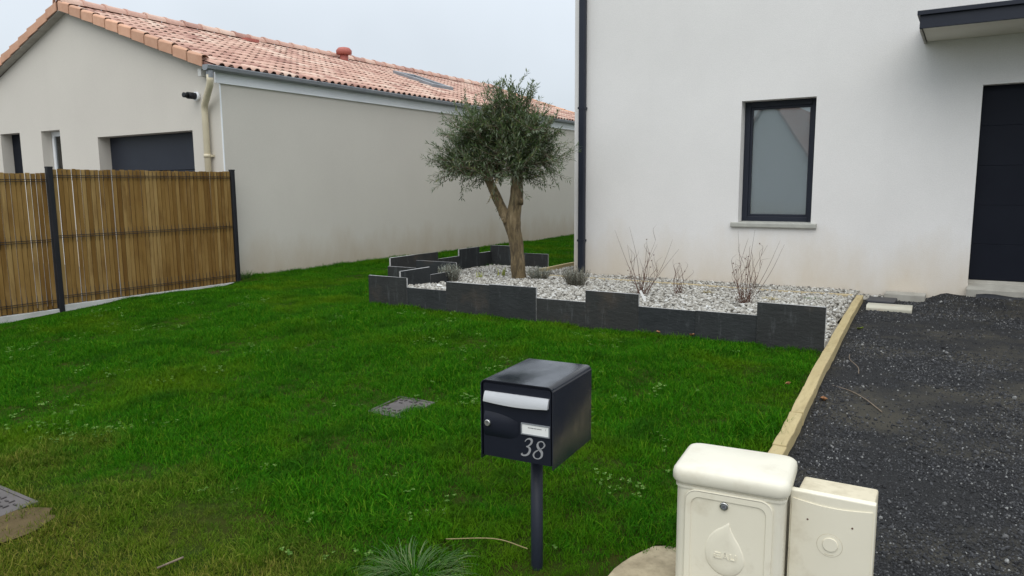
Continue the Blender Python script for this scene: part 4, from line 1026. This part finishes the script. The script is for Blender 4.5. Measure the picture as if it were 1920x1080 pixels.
# ------------------------------------------------------------------ water meter box ("EAU")
wg = hz(2.55)
wb = thing('water_meter_box', 'cream water meter box with rounded lid and drop emblem reading EAU', 'utility box', (-.655, 2.55, wg), R(5.5))
zr = .276 - wg                               # underside of the lid above the lawn
bd_ = MB(); bd_.prism(rrect(.362, .262, .030, 5), 2, -.25, zr); bd_.prism(rrect(.372, .272, .034, 5), 2, zr - .022, zr - .012); bd_.build('body', MT['cream_poly'], wb)
ld = MB(); prof = [(.192, .146, 0.0), (.196, .150, .008), (.196, .150, .028), (.1935, .1475, .041), (.186, .140, .050), (.174, .128, .0545), (.05, .03, .057)]
rings = [rrect(2 * a, 2 * b, min(.040, b * .6), 6) for a, b, h in prof]; n = len(rings[0])
V = [(x, y, zr + prof[k][2]) for k in range(len(prof)) for x, y in rings[k]]
# slight step in the back of the lid edge
F = [(k * n + i, k * n + (i + 1) % n, (k + 1) * n + (i + 1) % n, (k + 1) * n + i) for k in range(len(prof) - 1) for i in range(n)]
ld.add(V, F, 0, True); ld.add([V[(len(prof) - 1) * n + i] for i in range(n)], [tuple(range(n))], 0, True); ld.add([V[i] for i in range(n)], [tuple(range(n))[::-1]])
lid = ld.build('lid', MT['cream_poly'], wb)
yfw = -.131
dp_ = MB(); dw, dh = .292, .60; dz = zr - .020 - dh / 2
def panel_ring(mb, w0, h0, r0, y0_, w1, h1, r1, y1_, cz):
    A = rrect(w0, h0, r0, 6, 0, cz); B = rrect(w1, h1, r1, 6, 0, cz); n = len(A)
    mb.add([(x, y0_, z) for x, z in A] + [(x, y1_, z) for x, z in B], [(i, (i + 1) % n, n + (i + 1) % n, n + i) for i in range(n)], 0, False)
def panel_cap(mb, w0, h0, r0, y0_, cz): A = rrect(w0, h0, r0, 6, 0, cz); mb.add([(x, y0_, z) for x, z in A], [tuple(range(len(A)))])
panel_ring(dp_, dw + .004, dh, .040, yfw + .002, dw, dh, .040, yfw - .008, dz); panel_ring(dp_, dw, dh, .040, yfw - .008, dw - .006, dh - .006, .038, yfw - .011, dz)
panel_ring(dp_, dw - .006, dh - .006, .038, yfw - .011, .252, dh - .046, .030, yfw - .011, dz - .002)
panel_ring(dp_, .252, dh - .046, .030, yfw - .011, .246, dh - .052, .028, yfw - .0065, dz - .002); panel_cap(dp_, .246, dh - .052, .028, yfw - .0065, dz - .002)
wdoor = dp_.build('door', MT['cream_poly_lifted'], wb); yp = yfw - .0065
lk = MB(); lx, lz = -.012, zr - .062
lk.tube([(lx, yp + .001, lz), (lx, yp - .007, lz), (lx, yp - .009, lz)], [.0145, .0145, .012], 22); wl = lk.build('lock', MT['chrome'], wdoor)
lk = MB()
lk.tube([(lx, yp - .0088, lz), (lx, yp - .0098, lz)], .0085, 18); lk.build('lock_slot', MT['zinc'], wl)
lk = MB(); lk.box(lx - .0045, lx - .0028, yp - .0112, yp - .0099, lz - .0045, lz + .004); lk.box(lx - .0008, lx + .0008, yp - .0112, yp - .0099, lz - .0045, lz + .004); lk.box(lx + .0028, lx + .0045, yp - .0112, yp - .0099, lz - .0045, lz + .004); lk.box(lx - .0045, lx + .0045, yp - .0112, yp - .0099, lz + .004, lz + .0055); lk.build('lock_mark', MT['ink'], wl)
# drop emblem: rounded, tip up to the right
outl = smooth_path([(.004, 0, 0), (-.012, -.014, 0), (-.040, -.036, 0), (-.059, -.068, 0), (-.066, -.105, 0), (-.056, -.145, 0), (-.028, -.172, 0), (.006, -.178, 0), (.036, -.164, 0), (.053, -.134, 0), (.052, -.104, 0), (.038, -.070, 0), (.020, -.040, 0), (.008, -.014, 0), (.006, -.002, 0)], 4)
em = MB(); n = len(outl); ezt = zr - .140; cx_, cz_ = -.006, -.108
rows = ((1.0, .0), (.975, .0022), (.92, .0038), (.6, .0046), (.25, .0048))
V = [(cx_ + (q.x - cx_) * s_ * 1.12, yp + .0005 - h, ezt + .01 + cz_ + (q.y - cz_) * s_ * 1.1) for s_, h in rows for q in outl]
em.add(V, [(k * n + i, (k + 1) * n + i, (k + 1) * n + (i + 1) % n, k * n + (i + 1) % n) for k in range(len(rows) - 1) for i in range(n)], 0, True); em.add(V[-n:], [tuple(range(n))], 0, True)
emb = em.build('drop_emblem', MT['cream_poly_lifted'], wdoor)
tx = MB(); ty0, ty1 = yp - .0036, yp - .0068; bz = ezt - .112
def bar(x0, x1, za, zb_): tx.box(x0, x1, ty1, ty0, bz + za, bz + zb_)
for zz in (0, .0085, .017): bar(-.040 + (.003 if zz else 0), -.018, zz, zz + .0042)
bar(-.040, -.036, 0, .0126)
for (xa, xb) in ((-.014, -.003), (.008, -.003)):
    V = [(xa - .0025, ty1, bz), (xa + .0025, ty1, bz), (xb + .0028, ty1, bz + .0212), (xb - .0028, ty1, bz + .0212)]
    tx.add(V + [(x, ty0, z) for x, y, z in V], [(0, 1, 2, 3), (0, 4, 5, 1), (1, 5, 6, 2), (2, 6, 7, 3), (3, 7, 4, 0)])
bar(-.009, .003, .005, .0085)
bar(.013, .0172, .004, .0212); bar(.030, .0342, .004, .0212); bar(.0145, .0327, 0, .0042)
tx.build('lettering', MT['cream_poly_lifted'], emb)

# ------------------------------------------------------------------ electricity meter box
eg = hz(2.6)
eb = thing('electricity_meter_box', 'smaller flat beige meter cabinet with round emblem right of the water box', 'utility box', (-.332, 2.60, eg), R(1.0))
zt_ = .276 - eg
b_ = MB(); b_.box(-.112, .126, -.045, .085, -.25, zt_ - .004); b_.build('cabinet', MT['cream_rough'], eb, bev=.008)
b_ = MB(); b_.box(-.131, .131, -.075, -.045, -.25, zt_); 
fr = b_.build('front_frame', MT['cream_poly_lifted'], eb, bev=.004)
b_ = MB(); V = []; n = 15; hh = .62
top = [(-.124 + .248 * i / (n - 1), zt_ - .026 - .012 * math.sin(PI * i / (n - 1))) for i in range(n)]
poly = [(-.124, zt_ - hh), (.124, zt_ - hh)] + top[::-1]
b_.prism(poly, 1, -.079, -.0745); pn_ = b_.build('door', MT['cream_poly_lifted'], eb, bev=.0015, seg=1)
b_ = MB(); A = [(.0 + .0405 * math.cos(2 * PI * i / 40), zt_ - .168 + .0405 * math.sin(2 * PI * i / 40)) for i in range(40)]; B = [(x * .965, (z - (zt_ - .168)) * .965 + zt_ - .168) for x, z in A]
b_.add([(x, -.0793, z) for x, z in A] + [(x, -.0793, z) for x, z in B], [(i, 40 + i, 40 + (i + 1) % 40, (i + 1) % 40)]if 0 else [(i, (i + 1) % 40, 40 + (i + 1) % 40, 40 + i) for i in range(40)]); 
ring = b_.build('emblem_groove', MT['cream_rough'], pn_)
b_ = MB(); b_.tube([(0, -.079, zt_ - .168), (0, -.0802, zt_ - .168)], .039, 40); b_.build('emblem_disc', MT['cream_poly_lifted'], pn_)
b_ = MB(); b_.tube([(.002, -.080, zt_ - .164), (.002, -.0835, zt_ - .164), (.002, -.0845, zt_ - .164)], [.0235, .0235, .0225], 32); b_.build('emblem_boss', MT['cream_poly_lifted'], pn_)
b_ = MB()
for k in range(9):
    a = R(-112 + 5.5 * k); b_.box(.0335 * math.cos(a) - .0011, .0335 * math.cos(a) + .0011, -.0807, -.0801, zt_ - .168 + .0335 * math.sin(a) - .0011, zt_ - .168 + .0335 * math.sin(a) + .0011)
b_.build('lettering', MT['cream_rough'], pn_)
for x in (-.072, .066):
    b_ = MB(); b_.tube([(x, -.0785, zt_ - .092), (x, -.0800, zt_ - .092)], .0032, 12); b_.build('screw', MT['twig'], pn_)

# ------------------------------------------------------------------ flat things on the ground
st = MB(); n = 26; V = []
for k in range(n):
    a = 2 * PI * k / n; r = 1 + .10 * mnoise.noise(Vector((math.cos(a) * 1.4, math.sin(a) * 1.4, 5))); V.append((-.86 + .235 * r * math.cos(a) * (abs(math.cos(a)) ** -.25 if abs(math.cos(a)) > .2 else 1.2), 2.47 + .29 * r * math.sin(a), 0))
top = [(x, y, hz(2.5) + .028 + .008 * mnoise.noise(Vector((x * 9, y * 9, 0)))) for x, y, _ in V]
st.add([(x, y, hz(2.5) - .1) for x, y, _ in V] + top, [(i, (i + 1) % n, n + (i + 1) % n, n + i) for i in range(n)]); st.add(top, [tuple(range(n))])
tag(st.build('stone_slab', MT['stone'], bev=.008), 'pale rough stone slab in the grass left of the water meter box', 'stone slab')
def cover(box, label):
    x0, x1, y0, y1 = box; cx, cy = (x0 + x1) / 2, (y0 + y1) / 2; z = hl(cx, cy) + (.006 if cx > -3.5 else .018)
    root = thing('manhole_cover', label, 'manhole cover', (cx, cy, z), 0, 'square access covers in the lawn'); root.rotation_euler = (.062, 0, 0)
    a, b = (x1 - x0) / 2, (y1 - y0) / 2
    m = MB(); m.box(-a, a, -b, -b + .02, -.05, 0); m.box(-a, a, b - .02, b, -.05, 0); m.box(-a, -a + .02, -b + .02, b - .02, -.05, 0); m.box(a - .02, a, -b + .02, b - .02, -.05, 0); m.build('frame', MT['iron'], root, bev=.002)
    m = MB(); m.box(-a + .023, a - .023, -b + .023, b - .023, -.04, -.002); m.build('lid', MT['iron'], root, bev=.002)
    m = MB(); st_ = .042; nx = int((2 * a - .07) / st_); ny = int((2 * b - .07) / st_)
    for i in range(nx):
        for j in range(ny):
            if random.random() < .12 or (abs(i - nx / 2) < 1.5 and abs(j - ny / 2) < 1.2): continue
            x, y = -a + .045 + i * st_ + (.01 if j % 2 else 0), -b + .045 + j * st_
            if (i + j) % 2: m.box(x, x + .026, y, y + .009, -.003, .0025)
            else: m.box(x, x + .009, y, y + .026, -.003, .0025)
    m.build('grip_studs', MT['iron_dark'], root)
cover(MAN1, 'small square grey access cover sunk in the middle of the lawn')
cover(MAN2, 'square grey access cover in bare earth at the lawn corner near the street')
m = MB(); n = 30; V = [(-3.70 + .15 * math.cos(2 * PI * k / n) * (1 + .2 * mnoise.noise(Vector((math.cos(k * .21), math.sin(k * .21), 2)) * 2)), 1.50 + .20 * math.sin(2 * PI * k / n) * (1 + .25 * mnoise.noise(Vector((math.cos(k * .21), math.sin(k * .21), 7)) * 2))) for k in range(n)]
m.add([(x, y, hl(x, y) + .012) for x, y in V] + [(-3.70, 1.50, hl(-3.70, 1.50) + .012)], [(i, (i + 1) % n, n) for i in range(n)]); tag(m.build('earth_patch', MT['earth']), kind='structure')
b_ = MB(); b_.prism([(-.035, 0), (.235, 0), (.235, .052), (.0, .062), (-.035, .035)], 0, -.215, .215); bo = b_.build('concrete_block', MT['block'], bev=.008); bo.location = (-.68, 8.62, -.035); bo.rotation_euler = (0, 0, R(2))
tag(bo, 'loose pale concrete kerb block lying on the driveway by the timber corner', 'concrete block')
b_ = MB(); b_.box(-.21, .21, -.16, .10, -.06, .042); bo = b_.build('concrete_slab', MT['concrete'], bev=.008); bo.location = (-.60, 9.66, 0)
tag(bo, 'flat concrete slab set against the white wall at the end of the pebbles', 'concrete slab')
b_ = MB(); b_.box(-.95, -.66, 9.05, 9.40, -.12, .012); bo = b_.build('rubble_edge', MT['membrane'], bev=.01); tag(bo, 'dark block edging at the far corner of the driveway timber', 'edging block')
me_ = MB(); V = []
for k in range(14):
    x = .10 + k * .09; V += [(x, HY - .16 + .012 * math.sin(k * 1.7), hd(x, 9.55) + .004), (x, HY - .10, .075 + .012 * math.sin(k * 1.1)), (x, HY - .09, .03)]
me_.add(V, [(3 * k + j, 3 * k + 3 + j, 3 * k + 4 + j, 3 * k + 1 + j) for k in range(13) for j in (0, 1)], 0, True)
tag(me_.build('membrane_strip', MT['membrane']), 'black membrane strip folded along the foot of the door step', 'membrane')
def fallen(x, y, z, size, label, m, name='dry_leaf', grp='fallen leaves'):
    b_ = MB(); V = []; n = 5
    for k in range(n):
        t_ = k / (n - 1) - .5; w_ = size * .35 * (1 - (2 * t_) ** 2) + .001
        for s_ in (-1, 0, 1): V.append((t_ * size, s_ * w_, size * (.25 * abs(s_) + .5 * t_ * t_)))
    b_.add(V, [(3 * k + j, 3 * k + 3 + j, 3 * k + 4 + j, 3 * k + 1 + j) for k in range(n - 1) for j in (0, 1)], 0, True)
    o = b_.build(name, m); o.location = (x, y, z); o.rotation_euler = (random.uniform(-.3, .3), random.uniform(-.3, .3), random.uniform(0, 6)); tag(o, label, 'leaf', grp)
fallen(-2.22, 5.93, .05, .05, 'curled brown leaf in the grass under the low slates, left of its pair', MT['dry_leaf'])
fallen(-1.93, 5.95, .05, .06, 'curled brown leaf in the grass under the low slates, nearer the driveway', MT['dry_leaf'])
fallen(-.715, 4.85, -.045, .06, 'brown leaf on the driveway grit against the timber edge', MT['dry_leaf'])
fallen(-.92, 4.80, .04, .05, 'small brown leaf in the grass just left of the timber edge', MT['dry_leaf'])
fallen(-.80, 7.33, -.015, .055, 'bright yellow-green leaf on the driveway near the timber corner', MT['green_leaf'], 'green_leaf')
def twig(P, r, label, m=MT['twig_grey']):
    b_ = MB(); b_.tube(smooth_path(P, 6), r, 6); tag(b_.build('twig', m), label, 'twig', 'fallen twigs')
twig([(-.74, 6.18, -.015), (-.71, 5.95, -.005), (-.63, 5.75, -.012), (-.60, 5.55, -.012)], .0028, 'thin bent twig on the driveway close to the timber edge')
twig([(-.72, 5.20, -.03), (-.60, 5.10, -.025), (-.49, 4.96, -.03), (-.38, 4.79, -.05)], .0034, 'longer bare twig lying diagonally on the driveway nearer the street')
twig([(-2.72, 1.62, hz(1.6) + .03), (-2.66, 1.70, hz(1.7) + .05)], .0045, 'short weathered splinter of wood in the worn grass', MT['twig_grey'])
twig([(-1.75, 2.28, hz(2.2) + .08), (-1.55, 2.34, hz(2.3) + .10), (-1.39, 2.33, hz(2.3) + .105)], .0022, 'long pale dry stalk bending towards the letterbox post', MT['straw'])
gc = thing('grass_clump', 'tall pale green grass clump at the lawn edge left of the letterbox post', 'plant', (-1.76, 2.10, hz(2.1))); b_ = MB()
for k in range(420):
    a = random.uniform(0, 2 * PI); r = math.sqrt(random.random()) * .13; blade(b_, (math.cos(a) * r * 1.2, math.sin(a) * r, 0), (math.cos(a) * .5 + .15, math.sin(a) * .5, 1.0), random.uniform(.06, .15), .0036, random.uniform(.4, .9), 5)
b_.build('blades', MT['clump'], gc)
gc = thing('weed_tuft', 'rough green weed tuft at the fence end post by the bungalow wall', 'plant', (-8.98, 7.02, 0)); b_ = MB()
for k in range(120):
    a = random.uniform(0, 2 * PI); r = math.sqrt(random.random()) * .10; blade(b_, (math.cos(a) * r, math.sin(a) * r, 0), (math.cos(a) * .4, math.sin(a) * .4, 1), random.uniform(.08, .2), .007, .3, 4)
b_.build('blades', MT['clump'], gc)

# ------------------------------------------------------------------ house and tree across the street (seen in the window glass)
oh = thing('house_across_street', 'white steep-gabled house across the street, seen only mirrored in the window', 'house', (-7.0, -10.5, -.3))
w = MB(); hwid, hev, hap = 1.95, 1.9, 4.9
w.box(-hwid, hwid, -8, 0, 0, hev); w.add([(-hwid, 0, hev), (hwid, 0, hev), (0, 0, hap), (-hwid, -8, hev), (hwid, -8, hev), (0, -8, hap)], [(1, 0, 2), (3, 4, 5)]); w.build('wall', MT['wall_white'], oh)
w = MB()
for s_ in (-1, 1):
    q = [(0, .2, hap + .06), (s_ * (hwid + .25), .2, hev - .32), (s_ * (hwid + .25), -8.2, hev - .32), (0, -8.2, hap + .06)]; q2 = [(x, y, z + .14) for x, y, z in q]
    f_ = [(0, 1, 2, 3), (7, 6, 5, 4), (0, 4, 5, 1), (1, 5, 6, 2), (2, 6, 7, 3)]; w.add(q + q2, f_ if s_ > 0 else [f[::-1] for f in f_])
w.build('roof', MT['roofbase'], oh)
ot = thing('tree_across_street', 'broad green tree across the street, seen only mirrored in the window', 'tree', (-4.2, -16, -.3)); w = MB(); w.tube([(0, 0, 0), (.05, 0, 1.5), (0, .1, 3)], [.2, .16, .09], 10); w.build('trunk', MT['bark'], ot)
w = MB()
for k in range(2600):
    a, b = rt.uniform(0, 2 * PI), rt.uniform(-1, 1); r = rt.random() ** .33; q = Vector((math.cos(a) * math.sqrt(1 - b * b) * 1.9 * r, math.sin(a) * math.sqrt(1 - b * b) * 1.9 * r, 4.1 + b * 1.9 * r)) + Vector((rt.gauss(0, .2), rt.gauss(0, .2), rt.gauss(0, .2)))
    d1, d2 = Vector((rt.gauss(0, 1), rt.gauss(0, 1), rt.gauss(0, 1))).normalized() * .15, Vector((rt.gauss(0, 1), rt.gauss(0, 1), rt.gauss(0, 1))).normalized() * .10; w.add([q - d1, q - d2, q + d1, q + d2], [(0, 1, 2, 3)])
tag(w.build('crown', MT['olive_leaf'], ot), kind='stuff')

# ------------------------------------------------------------------ pebbles, grit, grass, clover
def pebble_me(name, m, sub, flat):
    bm = bmesh.new(); bmesh.ops.create_icosphere(bm, subdivisions=sub, radius=1.0); sx, sy, sz = random.uniform(.8, 1.3), random.uniform(.7, 1.0), random.uniform(flat * .7, flat * 1.2); of = random.uniform(0, 50)
    for v in bm.verts:
        k = 1 + .22 * mnoise.noise(v.co * 1.3 + Vector((of, 0, 0))); v.co = Vector((v.co.x * sx * k, v.co.y * sy * k, v.co.z * sz * k))
    me = bpy.data.meshes.new(name); bm.to_mesh(me); bm.free(); me.materials.append(m)
    me.polygons.foreach_set("use_smooth", [sub > 1] * len(me.polygons)); return me
peb = [pebble_me('pebble', MT['pebble'], 2, .65) for _ in range(8)]
P, Rr, Sc = [], [], []
for _ in range(48000):
    x, y = random.uniform(-6.75, -.7), random.uniform(6.1, 14.0)
    if not inpoly(x, y, BED) or (x < -5.0 and y > 12): continue
    if y > 9.145 and y < 9.235 and x > -5.45 and x < -1.05: continue
    if x > xt(y) - .052 and y < 9.25: continue
    if y > 9.55 and abs(x + 5.5) < .045: continue
    r = abs(random.gauss(.0085, .0035)) + .0065
    P.append((x, y, gz(x, y) + r * random.uniform(.05, .7))); Rr.append((random.uniform(-.6, .6), random.uniform(-.6, .6), random.uniform(0, 6.3))); Sc.append(r)
scatter('gravel', P, Rr, Sc, rng.integers(0, 8, len(P)), peb)

gr = [pebble_me('grit', MT['grit'], 1, .7) for _ in range(6)]
P, Rr, Sc = [], [], []
for _ in range(170000):
    y = 2.2 + 7.5 * random.random() ** 1.4; x = xt(y) + .05 + random.random() * (1.6 + .28 * y)
    if random.random() > .12 + .88 * max(0, min(1, .55 + 2.2 * fbm(x, y, 1.0))): continue
    r = .0022 + .0035 * random.random() ** 2 + (.006 if random.random() < .012 else 0)
    P.append((x, y, hd(x, y) + r * .3)); Rr.append((random.uniform(0, 6), random.uniform(0, 6), random.uniform(0, 6))); Sc.append(r * (1 + .10 * y))
scatter('driveway_gravel', P, Rr, Sc, rng.integers(0, 6, len(P)), gr)

def tuft(n, rad, hmin, hmax, wd):
    m = MB()
    for _ in range(n):
        a = random.uniform(0, 2 * PI); r = math.sqrt(random.random()) * rad; ln = random.uniform(hmin, hmax); b = random.uniform(0, 2 * PI); tl = random.uniform(.1, .6)
        blade(m, (math.cos(a) * r, math.sin(a) * r, -.006), (math.cos(b) * tl, math.sin(b) * tl, 1), ln, wd * random.uniform(.7, 1.2), random.uniform(.1, .5), 3)
    return m.mesh('grass_tuft', MT['grass'])
tufts = [tuft(26, .055, .028, .062, .0040) for _ in range(8)]
P, Rr, Sc = [], [], []
def add_grass(n, x0, x1, y0, y1, smul=1.0):
    X = rng.uniform(x0, x1, n); Y = rng.uniform(y0, y1, n)
    for x, y in zip(X, Y):
        if x > xt(min(y, 9.2)) - .06 and y < 9.3: continue
        if y > 9.7 and x > -5.53: continue
        if x < -8.86 and y < 6.95: continue
        if inpoly(x, y, BED): continue
        dx, dy = x - .05, y
        if x / max(y, .1) < -2.95 or (y < 9 and x > .2): continue
        for (a, b, c, d) in (MAN1, MAN2):
            if a + (.05 if a > -3.5 else .01) + .05 * fbm(x, y, 9) < x < b - .01 + .05 * fbm(x, y, 9) and c + .015 + .04 * fbm(x, y, 8) < y < d - .015 + .05 * fbm(x, y, 8): break
        else:
            if (x + .86) ** 2 / .065 + (y - 2.47) ** 2 / .09 < 1: continue
            if (x + 3.70) ** 2 / .024 + (y - 1.50) ** 2 / .042 < .62 + 1.0 * fbm(x, y, 7) and random.random() < .85: continue
            c = fbm(x, y, 1.7); s_ = (.92 + .55 * c + .30 * fbm(x, y, 5)) * smul
            if y < 2.3 and x < -1.8: s_ *= .85
            if x < -8.2 and y < 7.0: s_ *= .55
            if (x + 1.372) ** 2 + (y - 2.33) ** 2 < .008: s_ *= .5
            P.append((x, y, hl(x, y))); Rr.append((.6 * fbm(x, y, 2.6) + random.gauss(0, .14), .6 * fbm(x + 30, y, 2.6) + random.gauss(0, .14), random.uniform(0, 6.3))); Sc.append(max(.45, s_ * random.uniform(.8, 1.15)))
add_grass(52000, -9.0, -.7, 1.0, 6.2)
add_grass(13000, -9.12, -5.5, 6.0, 10.5, 1.0)
add_grass(16000, -9.12, -5.5, 9.5, 21, 1.1)
scatter('grass', P, Rr, Sc, rng.integers(0, 8, len(P)), tufts)

def clover_me():
    m = MB()
    for _ in range(random.choice((2, 3, 4, 5))):
        c = Vector((random.uniform(-.035, .035), random.uniform(-.035, .035), random.uniform(.035, .062))); a0 = random.uniform(0, 6)
        for k in range(3):
            a = a0 + k * 2 * PI / 3; r = .0075
            cc = c + Vector((math.cos(a) * r, math.sin(a) * r, random.uniform(-.002, .002))); V = [cc + Vector((math.cos(b) * r * .9, math.sin(b) * r * .9, .0025 * math.cos(2 * b))) for b in np.linspace(0, 2 * PI, 7)[:-1]]
            m.add(V, [tuple(range(6))])
    return m.mesh('clover_sprig', MT['clover'])
clv = [clover_me() for _ in range(6)]
P, Rr, Sc = [], [], []
cl_c = [(-4.74, 2.23, .16, 16), (-4.55, 2.35, .1, 6)] + [(random.uniform(-8, -1.1), random.uniform(1.9, 5.8), random.uniform(.06, .28), random.randint(2, 9)) for _ in range(60)]
for cx, cy, sp, n_ in cl_c:
    for _ in range(n_):
        x, y = random.gauss(cx, sp), random.gauss(cy, sp * .6)
        if y > 5.95 or x > xt(y) - .1 or y < 1.3: continue
        P.append((x, y, hl(x, y) - .004)); Rr.append((random.gauss(0, .15), random.gauss(0, .15), random.uniform(0, 6))); Sc.append(random.uniform(.55, 1.0))
scatter('clover', P, Rr, Sc, rng.integers(0, 6, len(P)), clv)
